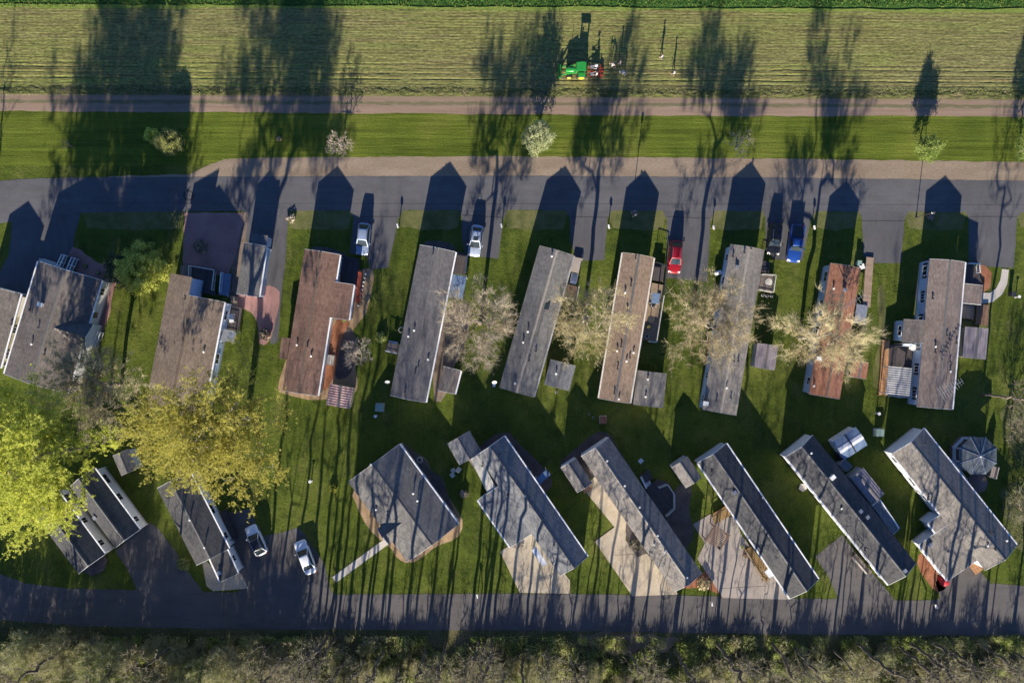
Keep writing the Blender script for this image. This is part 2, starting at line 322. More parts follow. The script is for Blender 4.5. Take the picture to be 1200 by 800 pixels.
M = {
 'lawn': lawn_mat(), 'mown': strip_mat(), 'field': field_mat(), 'track': track_mat(),
 'verge': ground_mat('dry_verge', [(.3,(.070,.085,.026)),(.5,(.120,.125,.045)),(.7,(.165,.150,.075))], .5, 6, bmp=.06, over=.6),
 'margin': ground_mat('field_margin_grass', [(.3,(.13,.19,.035)),(.7,(.21,.26,.06))], .8, 5, bmp=.08, over=.7, sx=.3),
 'crop': ground_mat('young_crop_soil', [(.3,(.030,.080,.016)),(.7,(.062,.135,.028))], .6, 5, bmp=.12, over=.8),
 'weeds': ground_mat('weedy_bank', [(.3,(.060,.075,.025)),(.5,(.110,.115,.040)),(.7,(.160,.125,.075))], .9, 4, bmp=.15, over=.8, sx=.4),
 'gravel': ground_mat('gravel', [(.3,(.20,.150,.105)),(.7,(.30,.235,.175))], .35, 9, bmp=.03, over=.45, sx=.25),
 'gravel2': ground_mat('grey_gravel_bed', [(.3,(.14,.105,.085)),(.7,(.24,.185,.145))], .8, 7, bmp=.05, over=.7),
 'forest': ground_mat('woodland_floor', [(.3,(.055,.065,.024)),(.5,(.095,.095,.040)),(.7,(.16,.13,.075))], .25, 4, bmp=.2, over=.8),
 'scrub': ground_mat('dry_scrub_ground', [(.3,(.060,.080,.025)),(.5,(.095,.110,.035)),(.7,(.150,.135,.065))], .5, 4, bmp=.2, over=.8),
 'dirt': ground_mat('bare_dirt', [(.3,(.16,.12,.085)),(.7,(.24,.185,.13))], .3, 6, bmp=.05, over=.5),
 'pink': ground_mat('pink_crushed_stone', [(.3,(.26,.145,.135)),(.7,(.38,.215,.195))], .4, 8, bmp=.04, over=.5),
 'rustbed': ground_mat('red_mulch', [(.3,(.22,.085,.045)),(.7,(.36,.16,.09))], .8, 7, bmp=.05, over=.6),
 'tanbed': ground_mat('tan_pea_stone', [(.3,(.25,.17,.10)),(.7,(.37,.26,.16))], .8, 8, bmp=.04, over=.6),
 'darkbed': ground_mat('dark_stone_bed', [(.3,(.075,.062,.060)),(.7,(.13,.11,.10))], .8, 8, bmp=.04, over=.6),
 'asphalt': asphalt_mat('asphalt', (.102,.101,.108), .22), 'asphalt2': asphalt_mat('driveway_asphalt', (.093,.092,.099), .15, 1., .25),
 'asphalt3': asphalt_mat('lower_asphalt', (.108,.100,.098), .2),
 'patch': asphalt_mat('dark_patch_asphalt', (.05,.05,.052), 0),
 'concrete': ground_mat('concrete', [(.3,(.36,.295,.215)),(.7,(.50,.425,.325))], .45, 8, bmp=.008, over=.4),
 'concrete2': ground_mat('pale_concrete', [(.3,(.42,.39,.35)),(.7,(.52,.48,.43))], .3, 8, bmp=.008, over=.25),
 'concrete3': ground_mat('grey_pink_concrete', [(.3,(.27,.235,.21)),(.7,(.38,.33,.29))], .3, 8, bmp=.008, over=.35),
 'joint': plain('joint_line', (.10,.085,.07), .95),
 # roofs
 'r_greybrown': shingle('grey_brown_shingle', (.130,.113,.105), (.190,.165,.150)),
 'r_brown': shingle('brown_shingle', (.165,.125,.098), (.235,.185,.148), .35),
 'r_redbrown': shingle('red_brown_shingle', (.150,.092,.070), (.225,.138,.108), .55),
 'r_dark': shingle('dark_grey_shingle', (.115,.110,.116), (.155,.148,.152), .3),
 'r_grey': shingle('mid_grey_shingle', (.135,.130,.128), (.195,.188,.180), .4),
 'r_tan': shingle('tan_shingle', (.235,.165,.118), (.305,.225,.165), .45),
 'r_rust': shingle('rust_shingle', (.245,.108,.066), (.330,.160,.105), .45),
 'r_taupe': shingle('taupe_shingle', (.175,.138,.122), (.240,.195,.175), .3),
 'r_blue': shingle('blue_grey_shingle', (.140,.145,.156), (.205,.208,.215), .35),
 'r_black': shingle('charcoal_shingle', (.062,.064,.070), (.098,.095,.096), .3),
 'r_lgrey': shingle('light_grey_shingle', (.185,.168,.150), (.255,.232,.210), .4),
 'r_stone': shingle('stone_grey_shingle', (.175,.160,.147), (.250,.230,.212), .4),
 'cap': plain('ridge_cap_grey', (.12,.115,.115), .95), 'capb': plain('ridge_cap_brown', (.12,.085,.065), .95),
 'capl': plain('ridge_cap_pale', (.28,.25,.22), .95),
 'metalroof': ribbed('ribbed_metal_roof', (.24,.24,.25), (.36,.35,.34), .3, 1, .55, .2),
 'metalpurple': ribbed('ribbed_mauve_roof', (.20,.17,.19), (.30,.26,.27), .35, 0, .55, .1),
 'awning': ribbed('red_white_awning', (.25,.085,.075), (.38,.26,.25), .34, 1, .5, 0., 1.),
 'whiteroof': plain('white_metal_roof', (.66,.68,.72), .4, .1), 'blueroof': plain('pale_blue_roof', (.14,.20,.30), .5), 'beigeroof': plain('beige_membrane', (.50,.47,.40), .7, var=.1),
 # walls
 'w_white': siding('white_siding', (.78,.78,.78)), 'w_cream': siding('cream_siding', (.62,.55,.36)), 'w_blue': siding('pale_blue_siding', (.50,.62,.78)),
 'w_grey': siding('grey_siding', (.42,.43,.44)), 'w_tan': siding('tan_siding', (.46,.38,.28)), 'w_bluegrey': siding('blue_grey_siding', (.44,.52,.62)),
 'w_green': siding('grey_green_siding', (.36,.42,.38)),
 'skirt': plain('skirting', (.40,.40,.40), .7), 'trim': plain('white_trim', (.78,.78,.78), .4), 'trimg': plain('grey_trim', (.36,.35,.34), .5),
 'door': plain('door_paint', (.55,.54,.52), .5), 'doorb': plain('brown_door_paint', (.16,.09,.06), .5), 'pane': plain('window_glass', (.02,.025,.03), .06, var=.05), 'metal': plain('galvanised_metal', (.52,.53,.54), .35, .7),
 'dark': plain('dark_metal', (.035,.035,.04), .5), 'black': plain('black_rubber', (.02,.02,.022), .85),
 'deck': planks('brown_deck', (.15,.085,.05), (.24,.14,.09)), 'decko': planks('orange_deck', (.34,.17,.075), (.48,.25,.12)), 'deckg': planks('grey_deck', (.15,.12,.105), (.24,.20,.175)),
 'deckd': planks('dark_deck', (.05,.042,.045), (.085,.07,.07)), 'deckr': planks('red_deck', (.42,.075,.035), (.55,.12,.06)), 'wood': plain('weathered_wood', (.26,.19,.13), .85),
 'deckt': planks('tan_boardwalk', (.26,.18,.13), (.34,.245,.18), .3, 1), 'decky': planks('gold_brown_deck', (.20,.12,.04), (.30,.19,.075)),
 'rail': plain('pale_rail', (.62,.58,.50), .5), 'railw': plain('white_rail', (.75,.76,.78), .4),
 'bark': plain('bark', (.16,.125,.095), .95, var=.3, bmp=.02), 'barkl': plain('pale_bark', (.30,.26,.215), .95, var=.25, bmp=.02),
 'barkd': plain('dark_bark', (.085,.07,.055), .95, var=.3, bmp=.02),
 'plastic': plain('white_plastic', (.74,.74,.72), .4), 'green_box': plain('green_grey_paint', (.22,.32,.28), .5), 'red': plain('red_cover', (.45,.02,.03), .6),
 'brown_um': plain('brown_canvas', (.14,.095,.085), .9), 'tan_cv': plain('tan_canvas', (.48,.38,.32), .9), 'orange': plain('orange_plastic', (.60,.16,.04), .5), 'yellow': plain('yellow_paint', (.75,.60,.04), .4),
 'tractor': plain('green_paint', (.025,.26,.045), .35, var=.08), 'implement': plain('red_implement_paint', (.30,.035,.025), .5),
 'glass': plain('car_glass', (.03,.04,.045), .05, var=.02), 'lamp_glass': plain('lamp_lens', (.75,.75,.72), .15), 'taillamp': plain('tail_lens', (.35,.01,.01), .2), 'chrome': plain('chrome', (.65,.65,.66), .15, .9),
 'tyre': plain('tyre', (.022,.022,.023), .85), 'rim': plain('rim', (.45,.46,.48), .3, .7),
 'pool': plain('pool_cover', (.075,.095,.11), .6, var=.3, scale=1.2),
}
# foliage
M.update({
 'f_lime': leafmat('lime_leaves', (.420,.450,.075), (.610,.610,.135), .48), 'f_olive': leafmat('olive_yellow_catkins', (.470,.475,.095), (.650,.640,.165), .5),
 'f_bud': leafmat('tan_buds', (.40,.35,.25), (.57,.50,.37), .2), 'f_yellow': leafmat('straw_buds', (.40,.37,.18), (.56,.52,.27), .25),
 'f_gold': leafmat('gold_tan_buds', (.41,.345,.205), (.57,.485,.31), .2), 'f_grey': leafmat('grey_brown_twigs', (.20,.175,.13), (.30,.26,.19), .15),
 'f_pale': leafmat('pale_twigs', (.34,.28,.225), (.46,.385,.31), .05), 'f_forest': leafmat('wood_olive_leaves', (.27,.31,.105), (.45,.48,.18), .45),
 'f_forest2': leafmat('wood_tan_twigs', (.33,.30,.19), (.48,.43,.28), .25), 'f_green': leafmat('fresh_green_leaves', (.16,.22,.05), (.30,.36,.09), .4),
 'f_dark': leafmat('dark_evergreen', (.050,.075,.045), (.09,.12,.07), .1), 'f_conifer': leafmat('yellow_green_needles', (.46,.50,.10), (.66,.68,.18), .5),
 'f_white': leafmat('white_blossom', (.26,.29,.13), (.42,.44,.24), .15), 'f_crop': leafmat('crop_leaves', (.045,.13,.022), (.11,.22,.04), .25),
})

# ---------------------------------------------------------------- setting: ground sheets
rnd = random.Random(7)
def dense(pts, step=.8, jit=.05, smooth=0):
    for _ in range(smooth):
        q = []
        for i in range(len(pts)):
            a, b = pts[i], pts[(i+1) % len(pts)]
            q += [(a[0]*.75+b[0]*.25, a[1]*.75+b[1]*.25), (a[0]*.25+b[0]*.75, a[1]*.25+b[1]*.75)]
        pts = q
    out = []
    for i in range(len(pts)):
        a, b = pts[i], pts[(i+1) % len(pts)]; d = math.dist(a, b); n = max(1, int(d/step))
        for k in range(n):
            t = k/n; out.append((a[0]+(b[0]-a[0])*t+rnd.uniform(-jit, jit), a[1]+(b[1]-a[1])*t+rnd.uniform(-jit, jit)))
    return out
def sheet(name, px, z, mat, jit=.05, smooth=0, kind='structure', thick=0, label=None, cat=None):
    pts = dense([G(x, y) for x, y in px], 1.0, jit, smooth)
    mb = MB()
    if thick: mb.prism(pts, 0.0, z)
    else:
        a = sum(pts[i][0]*pts[(i+1)%len(pts)][1]-pts[(i+1)%len(pts)][0]*pts[i][1] for i in range(len(pts)))
        if a < 0: pts = pts[::-1]
        mb.add([(x, y, z) for x, y in pts], [tuple(range(len(pts)))])
    o = mb.build(name, mat)
    return tag(o, label, cat, kind=kind)
mb = MB(); mb.add([(-2500,-2500,0),(2500,-2500,0),(2500,2500,0),(-2500,2500,0)], [(0,1,2,3)])
tag(mb.build('ground', M['lawn']), kind='structure')
TILT = -.0055
def strip(name, y_top, y_bot, z, mat, X=150, amp=.25):
    """band across the picture in the slightly tilted field frame; local y=0 at its middle; wavering edges"""
    yc = (400-(y_top+y_bot)/2)*S; hh = (y_bot-y_top)*S/2; n = 300; vs = []; r2 = random.Random(name)
    a0 = a1 = 0
    for i in range(n+1):
        a0 = a0*.8+r2.uniform(-1, 1)*amp*.3; a1 = a1*.8+r2.uniform(-1, 1)*amp*.3
        x = -X+2*X*i/n; vs += [(x, -hh+a0, 0), (x, hh+a1, 0)]
    mb = MB(); mb.add(vs, [(2*i, 2*i+2, 2*i+3, 2*i+1) for i in range(n)])
    o = mb.build(name, mat); o.location = (0, yc, z); o.rotation_euler.z = TILT; return tag(o, kind='structure')
strip('grass_strip', 128, 196, .004, M['mown'])
strip('dirt_track', 112, 134, .012, M['track'])
strip('crop_ground', -700, 12, .008, M['crop'], X=400)
strip('field_margin', 8.5, 12.2, .10, M['margin'], amp=.3)
def relief(name, y_top, y_bot, mat, X, dx, dy, fn, z0):
    nx = int(2*X/dx); ny = int((y_bot-y_top)*S/dy); yc = (400-(y_top+y_bot)/2)*S; hh = (y_bot-y_top)*S/2
    xs = np.linspace(-X, X, nx+1); ys = np.linspace(-hh, hh, ny+1); XX, YY = np.meshgrid(xs, ys)
    rg = np.random.default_rng(3); ZZ = fn(XX, YY, rg)
    edge = np.clip((hh-np.abs(YY))/.4, 0, 1); ZZ = z0+ZZ*edge
    v = np.stack([XX.ravel(), YY.ravel(), ZZ.ravel()], 1)
    i, j = np.meshgrid(np.arange(ny), np.arange(nx), indexing='ij'); a = (i*(nx+1)+j).ravel()
    o = np_mesh(name, v, np.stack([a, a+1, a+nx+2, a+nx+1], 1), mat); o.location = (0, yc, 0); o.rotation_euler.z = TILT
    return tag(o, kind='structure')
def smooth_rand(rg, shape, kx, ky):
    a = rg.standard_normal(shape)
    for _ in range(kx): a = (a+np.roll(a, 1, 1)+np.roll(a, -1, 1))/3
    for _ in range(ky): a = (a+np.roll(a, 1, 0)+np.roll(a, -1, 0))/3
    return a/(a.std()+1e-6)
def furrows(X, Y, rg):
    wob = smooth_rand(rg, X.shape, 40, 0)*.0
    amp = .005+.004*smooth_rand(rg, X.shape, 12, 4)
    z = amp*np.sin((Y+wob)*2*math.pi/.40)+.008*smooth_rand(rg, X.shape, 0, 0)+.004*smooth_rand(rg, X.shape, 40, 0)
    hh = Y.max()
    for yy, d in ((1.5,.10),(2.3,.07),(3.05,.09),(3.7,.05),(.9,.05)):      # deeper wheel and planter furrows near the track
        z -= .55*d*np.exp(-((Y+hh-yy)/.10)**2)*(1+.5*smooth_rand(rg, X.shape, 4, 0))
    return z
relief('tilled_field', 11, 106, M['field'], 95, .32, .085, furrows, .06)
relief('weedy_bank', 102, 113.5, M['weeds'], 95, .2, .1, lambda X, Y, rg: .06+.035*smooth_rand(rg, X.shape, 1, 1), .03)

sheet('gravel_shoulder', [(80,209),(150,206),(222,204),(238,196),(262,187),(300,185),(450,184),(600,183),(900,186),(1200,190),(1500,193),(1500,216),(1200,214),(600,209),(100,212)], .008, M['gravel'], .08)
sheet('road', [(-300,222),(0,212),(40,209),(90,208),(300,207),(600,206),(900,208),(1200,212),(1500,215),(1500,253),(1195,249),(1060,248),(600,246),(300,247),(95,249),(60,252),(0,262),(-300,262)], .016, M['asphalt'], .04)
drives = [
 [(13,240),(98,240),(95,250),(88,275),(84,297),(70,302),(52,330),(44,352),(28,352),(-12,338),(10,300),(14,268)],
 [(286,240),(342,240),(338,252),(335,300),(330,345),(326,400),(318,404),(305,350),(290,300)],
 [(408,240),(476,240),(466,256),(462,280),(455,314),(434,316),(430,300),(410,297),(414,256)],
 [(536,240),(598,240),(590,256),(584,303),(546,300),(541,280),(541,256)],
 [(660,240),(722,240),(712,256),(708,305),(675,305),(668,280),(668,256)],
 [(774,240),(842,240),(832,258),(829,330),(781,326),(782,258)],
 [(892,240),(960,240),(950,258),(940,306),(906,304),(897,290),(897,256)],
 [(1004,240),(1070,240),(1060,256),(1056,308),(1024,308),(1012,300),(1010,256)],
 [(1128,240),(1202,240),(1192,256),(1188,314),(1150,312),(1135,305),(1135,256)]]
for d in drives: sheet('driveway', d, .010, M['asphalt2'], .05)
# drier verge beside the road, broken up by the drives
for a, b in ((98,216),(336,414),(466,541),(590,666),(714,782),(832,896),(950,1008),(1060,1133),(1192,1300)):
    e = 5
    sheet('verge', [(a-4,246),(b+4,246),(b-2,254),(b-e,268),((a+b)/2,270),(a+e,267),(a,254)], .005, M['verge'], .15)
# lower road with its aprons
sheet('lower_road', [(-300,600),(0,672),(30,683),(80,689),(160,691),(285,694),(400,696),(600,695),(800,697),(950,701),(1060,703),(1200,701),(1500,698),(1500,745),(1200,744),(950,743),(700,739),(400,737),(300,737),(100,733),(0,726),(-300,700)], .016, M['asphalt3'], .05)
for d in ([(120,700),(160,690),(150,668),(135,645),(176,612),(186,620),(205,645),(222,672),(238,693),(240,705)],
          [(262,700),(285,690),(276,652),(262,622),(268,600),(292,596),(308,628),(330,624),(347,618),(354,622),(372,648),(381,662),(387,690),(396,704)],
          [(945,708),(982,700),(972,678),(955,652),(987,626),(1012,660),(1036,686),(1052,708)],
          [(1085,708),(1102,700),(1096,682),(1108,676),(1136,660),(1150,670),(1160,683),(1200,686),(1400,690),(1400,710)]):
    sheet('driveway', d, .012, M['asphalt3'], .05)
def pad(name, px, mat, z=.05, jit=0.): return sheet(name, px, z, mat, jit, thick=1)
pad('concrete_driveway', [(586,646),(612,629),(624,621),(668,680),(668,695),(609,694)], M['concrete'])
pad('concrete_driveway', [(697,634),(720,617),(683,572),(698,557),(716,583),(737,603),(733,632),(747,652),(758,648),(795,696),(741,698)], M['concrete'])
pad('concrete_driveway', [(812,614),(832,602),(862,606),(868,625),(895,662),(927,702),(847,700),(817,654),(826,636)], M['concrete3'])
pad('concrete_driveway', [(236,652),(262,676),(278,668),(284,673),(291,689),(250,692),(242,686)], M['concrete'])
pad('concrete_path', [(389,676),(394,682),(457,636),(452,630)], M['concrete2'])
pad('curved_path', [(1151,343),(1160,343),(1167,338),(1172,328),(1174,315),(1182,316),(1180,333),(1174,345),(1163,354),(1150,356)], M['concrete2'])
def bed(px, mat, z=.012, smooth=1, jit=.08, name='garden_bed'): return sheet(name, px, z, mat, jit, smooth)
bed([(216,249),(284,249),(284,262),(278,290),(268,322),(214,322)], M['pink'], .02, 0)
bed([(283,249),(290,249),(287,300),(278,350),(266,350),(276,290)], M['gravel2'], .014, 0)
bed([(83,289),(92,291),(104,300),(113,307),(128,311),(138,320),(138,330),(132,345),(128,372),(118,395),(95,400),(75,320)], M['pink'], .013)
bed([(272,344),(300,338),(312,334),(327,338),(328,352),(324,370),(320,392),(312,405),(302,402),(303,380),(296,366),(284,362),(270,360)], M['pink'], .013)
bed([(362,288),(385,290),(412,300),(418,330),(400,335),(370,300)], M['darkbed'])
bed([(385,330),(430,312),(440,318),(433,352),(428,370),(418,380),(410,392),(405,400),(420,440),(418,462),(395,465),(370,470),(330,462),(324,452),(350,380)], M['tanbed'])
bed([(392,372),(412,372),(402,400),(396,425),(390,448),(376,462),(376,420)], M['rustbed'], .016)
bed([(410,380),(418,395),(416,425),(410,440),(391,447),(396,420),(400,395)], M['darkbed'], .02)
bed([(494,284),(515,281),(532,287),(536,300),(500,300)], M['darkbed'])
bed([(408,570),(470,516),(486,530),(500,538),(505,552),(520,560),(524,580),(532,592),(545,615),(535,632),(510,640),(496,652),(480,660),(466,655),(456,640),(436,625),(426,610)], M['tanbed'], .011)
bed([(470,516),(486,530),(500,538),(505,552),(520,560),(524,580),(534,600),(520,600),(470,530)], M['darkbed'], .015)
bed([(556,528),(575,512),(595,504),(606,518),(625,535),(650,560),(640,580),(600,560)], M['darkbed'])
bed([(650,545),(680,522),(700,504),(716,508),(726,528),(745,556),(700,560),(670,560)], M['darkbed'])
bed([(775,600),(800,560),(812,572),(806,600),(815,625),(800,650),(770,610)], M['darkbed'], .011)
bed([(793,690),(820,676),(830,660),(846,698),(830,690),(812,688)], M['rustbed'])
bed([(1073,652),(1090,642),(1106,672),(1110,690),(1096,694),(1082,676)], M['rustbed'])
bed([(1070,360),(1078,310),(1094,298),(1092,370)], M['darkbed'])
bed([(1128,356),(1160,356),(1160,386),(1128,386)], M['verge'], .013, 0)
bed([(1133,310),(1162,312),(1160,345),(1132,334)], M['rustbed'], .011)
bed([(1020,450),(1032,390),(1026,340),(1036,330),(1040,400),(1034,460)], M['verge'])
bed([(512,372),(540,352),(552,360),(548,400),(530,432),(520,470),(505,470)], M['gravel2'], .011)
bed([(1172,560),(1330,552),(1330,650),(1185,650),(1174,610)], M['scrub'], .02, 1, .3, 'scrub_patch')
bed([(1168,466),(1330,455),(1330,560),(1200,552),(1180,520)], M['scrub'], .016, 1, .3, 'scrub_patch')
bed([(700,741),(760,742),(800,748),(785,762),(730,768),(690,758),(675,745)], M['dirt'], .024, 1, .3, 'dirt_shoulder')
sheet('woodland_floor', [(-500,742),(0,722),(100,728),(300,730),(700,733),(950,736),(1200,738),(1700,740),(1700,1800),(-500,1800)], .013, M['forest'], .25)
# seams, tyre-mark ring
def line_sheet(name, a, b, w_, z, mat):
    a = Vector(G(*a)); b = Vector(G(*b)); d = (b-a).normalized(); u = Vector((-d.y, d.x))*w_/2
    mb = MB(); mb.add([(*(a-u), z), (*(b-u), z), (*(b+u), z), (*(a+u), z)], [(0,1,2,3)]); return tag(mb.build(name, mat), kind='structure')
for a, b in (((422,254),(466,254)),((541,252),(590,255)),((1010,259),(1060,259)),((1136,254),(1192,254)),((782,254),(832,256)),((669,254),(713,255))): line_sheet('driveway_seam', a, b, .08, .020, M['patch'])
for a, b in (((846,689),(898,686)),((697,634),(720,617)),((720,650),(758,648)),((626,646),(645,696))): line_sheet('concrete_joint', a, b, .06, .054, M['joint'])
line_sheet('road_seam', (95,238), (1200,240), .06, .020, M['patch'])
mb = MB(); c = G(221, 229); n = 28
for k in range(n):
    a0, a1 = 2*math.pi*k/n, 2*math.pi*(k+1)/n; ro, ri = .78, .50
    mb.add([(c[0]+ri*math.cos(a0), c[1]+ri*math.sin(a0), .020), (c[0]+ro*math.cos(a0), c[1]+ro*math.sin(a0), .020), (c[0]+ro*math.cos(a1), c[1]+ro*math.sin(a1), .020), (c[0]+ri*math.cos(a1), c[1]+ri*math.sin(a1), .020)], [(0,1,2,3)])
tag(mb.build('road_stain', M['patch']), kind='structure')

# ---------------------------------------------------------------- houses
def frame(P0, P1, P3, z):
    """P0 far-left, P1 far-right, P3 near-left roof corner in the photograph, all at height z -> centre, angle, width, length"""
    a, b, c = (Vector(G(*p, z)) for p in (P0, P1, P3))
    v = (a-c); l = v.length; v.normalize(); u = Vector((v.y, -v.x)); w_ = (b-a).dot(u)
    ctr = a+u*w_/2-v*l/2
    return ctr, math.atan2(u.y, u.x), w_, l

def local_frame(root, P0, P1, P3, z):
    c, ang, w_, l = frame(P0, P1, P3, z)
    Mw = Matrix.Translation((c.x, c.y, 0)) @ Matrix.Rotation(ang, 4, 'Z')
    return MATW[root.name].inverted() @ Mw, w_, l

def block(root, ML, w_, l, ze, rise, wall, roof, style='gable', oh=.15, z0=.55, trim='trim', skirt='skirt', windows=True, cap='cap', door=None, shutters=False, thick=.12, gut='LR', seed=0, sides='LRFB', eoh=.15, backwin=False):
    rr = random.Random(seed)
    def put(mb, name, mat, parent=None, smooth=False):
        o = mb.build(name, mat, parent or root, smooth=smooth)
        if parent is None: o.matrix_local = ML
        return o
    h = w_/2
    if style == 'gable': top = [(-h, ze), (0, ze+rise), (h, ze)]
    elif style == 'shedL': top = [(-h, ze), (h, ze+rise)]      # low on the left
    elif style == 'shedR': top = [(-h, ze+rise), (h, ze)]
    else: top = [(-h, ze), (h, ze+rise)]
    sec = top+[(x, z-thick) for x, z in reversed(top)]
    put(MB().extr(sec, -l/2, l/2), 'roof', M[roof])
    if style == 'gable' and cap: put(MB().extr([(-.16, ze+rise-.16*rise/h+.015), (0, ze+rise+.03), (.16, ze+rise-.16*rise/h+.015), (.16, ze+rise-.16*rise/h-.02), (0, ze+rise-.01), (-.16, ze+rise-.16*rise/h-.02)], -l/2+.01, l/2-.01), 'ridge_cap', M[cap])
    ww = h-oh
    def zt(x):
        if style == 'gable': return ze+rise*(1-abs(x)/h)
        (xa, za), (xb, zb) = top; return za+(zb-za)*(x-xa)/(xb-xa)
    ws = [(-ww, z0), (ww, z0), (ww, zt(ww)-thick-.004)]+([(0, zt(0)-thick-.004)] if style == 'gable' else [])+[(-ww, zt(-ww)-thick-.004)]
    if wall:
        wl = put(MB().extr(ws, -l/2+eoh, l/2-eoh), 'wall', M[wall])
        if z0 > .1: put(MB().box(-ww+.04, ww-.04, -l/2+eoh+.04, l/2-eoh-.04, 0, z0), 'skirting', M[skirt])
    if trim:
        for sx, k in ((-1, 'L'), (1, 'R')):
            if k in gut:
                z = zt(sx*h)
                g = MB(); x0, x1 = sorted((sx*(h+.003), sx*(h+.20))); g.box(x0, x1, -l/2+.02, l/2-.02, z-.15, z-.02)
                for yy in (-l/2+.25, l/2-.25):
                    xx = sorted((sx*(ww+.003), sx*(ww+.08))); g.box(xx[0], xx[1], yy-.04, yy+.04, .1, z-.16)
                put(g, 'gutter', M[trim])
        for sy in (-1, 1):
            g = MB()
            segs = list(zip(top[:-1], top[1:]))
            y0, y1 = sorted((sy*(l/2+.003), sy*(l/2+.035)))
            for (xa, za), (xb, zb) in segs:
                g.add([(xa,y0,za-.16),(xb,y0,zb-.16),(xb,y0,zb+.01),(xa,y0,za+.01),(xa,y1,za-.16),(xb,y1,zb-.16),(xb,y1,zb+.01),(xa,y1,za+.01)], [(0,1,2,3),(7,6,5,4),(0,4,5,1),(1,5,6,2),(2,6,7,3),(3,7,4,0)])
            put(g, 'bargeboard', M[trim])
    if wall and windows:
        def win(cx, cy, nx, ny, ww_, hh_, zc, isdoor=False):
            # centre on wall (cx,cy), outward normal (nx,ny)
            tx, ty = -ny, nx
            def pbox(mb, a0, a1, z_0, z_1, d0, d1):
                vs = []
                for z in (z_0, z_1):
                    for a, d in ((a0, d0), (a1, d0), (a1, d1), (a0, d1)): vs.append((cx+tx*a+nx*d, cy+ty*a+ny*d, z))
                mb.add(vs, [(0,3,2,1),(4,5,6,7),(0,1,5,4),(1,2,6,5),(2,3,7,6),(3,0,4,7)])
            if isdoor:
                mb = MB(); pbox(mb, -.48, .48, z0, z0+2.08, .003, .05); o = put(mb, 'door', M[door or 'door'])
                mb = MB(); pbox(mb, .30, .38, z0+.95, z0+1.05, .055, .12); put(mb, 'handle', M['metal'], o)
                mb = MB()
                for k in range(3): pbox(mb, -.7, .7, 0, z0-.03-k*.17, .06+k*.3+.005*k, .35+k*.3)
                put(mb, 'doorstep', M['concrete2']); return
            mb = MB(); f = .07; a, b = ww_/2, hh_/2
            pbox(mb, -a-f, -a, zc-b-f, zc+b+f, .002, .06); pbox(mb, a, a+f, zc-b-f, zc+b+f, .002, .06)
            pbox(mb, -a, a, zc+b, zc+b+f, .002, .06); pbox(mb, -a, a, zc-b-f, zc-b, .002, .06); pbox(mb, -.02, .02, zc-b, zc+b, .032, .055)
            o = put(mb, 'window', M['trim' if wall != 'w_white' else 'trimg' if rr.random() < .5 else 'trim'])
            mb = MB(); pbox(mb, -a, a, zc-b, zc+b, .004, .03); put(mb, 'pane', M['pane'], o)
            if shutters:
                for s_ in (-1, 1):
                    mb = MB(); q = sorted((s_*(a+f+.02), s_*(a+f+.34))); pbox(mb, q[0], q[1], zc-b-.03, zc+b+.03, .002, .045); put(mb, 'shutter', M['dark'])
        n = max(1, int(l/3.1)); door_at = rr.randrange(n) if door else -1
        for sx, k in ((-1, 'L'), (1, 'R')):
            if k not in sides: continue
            for i in range(n):
                y = -l/2+l*(i+.5)/n+rr.uniform(-.25, .25)
                if k == 'R' and i == door_at: win(sx*ww, y, sx, 0, 0, 0, 0, True); continue
                wd = rr.choice((.75, .9, 1.3)); ht = rr.choice((.9, 1.1, 1.1))
                if zt(sx*ww)-thick-.2 > z0+1.9: win(sx*ww, y, sx, 0, wd, ht, z0+1.35)
        for sy, k in ((-1, 'F'), (1, 'B')):
            if k not in sides or (k == 'B' and not backwin): continue
            m_ = 1 if w_ < 4 else 2
            for i in range(m_):
                x = -ww+2*ww*(i+.5)/m_
                if ww > 1: win(x, sy*(l/2-eoh), 0, sy, min(1.4, ww*.7), 1.1, z0+1.3)
    return zt

def vents(root, ML, zt, pts, kind=None):
    """pts: photo pixels of roof vents"""
    Mi = (MATW[root.name] @ ML).inverted()
    for p in pts:
        px, py = p[0], p[1]; k = p[2] if len(p) > 2 else 'p'
        z = 3.6; q = Mi @ Vector((*G(px, py, z), 0)); z = zt(q.x); mb = MB()
        if k == 'p': mb.tube((q.x, q.y, z-.1), (q.x, q.y, z+.22), .07, n=8); mb.tube((q.x, q.y, z+.22), (q.x, q.y, z+.32), .16, .11, n=8); m_ = 'plastic'
        elif k == 'b': mb.box(q.x-.19, q.x+.19, q.y-.19, q.y+.19, z-.15, z+.22); mb.box(q.x-.24, q.x+.24, q.y-.24, q.y+.24, z+.223, z+.27); m_ = 'metal'
        elif k == 'd': mb.tube((q.x, q.y, z-.1), (q.x, q.y, z+.22), .08, n=8); mb.tube((q.x, q.y, z+.22), (q.x, q.y, z+.30), .15, .12, n=8); m_ = 'dark'
        elif k == 's': mb.box(q.x-.32, q.x+.32, q.y-.42, q.y+.42, z-.2, z+.12); m_ = 'glass'
        else: mb.box(q.x-.30, q.x+.30, q.y-.22, q.y+.22, z-.15, z+.55); mb.box(q.x-.36, q.x+.36, q.y-.28, q.y+.28, z+.553, z+.62); m_ = 'plastic'
        o = mb.build({'p': 'roof_vent', 'b': 'box_vent', 'd': 'vent_pipe', 'c': 'chimney', 's': 'skylight'}[k], M[m_], root); o.matrix_local = ML

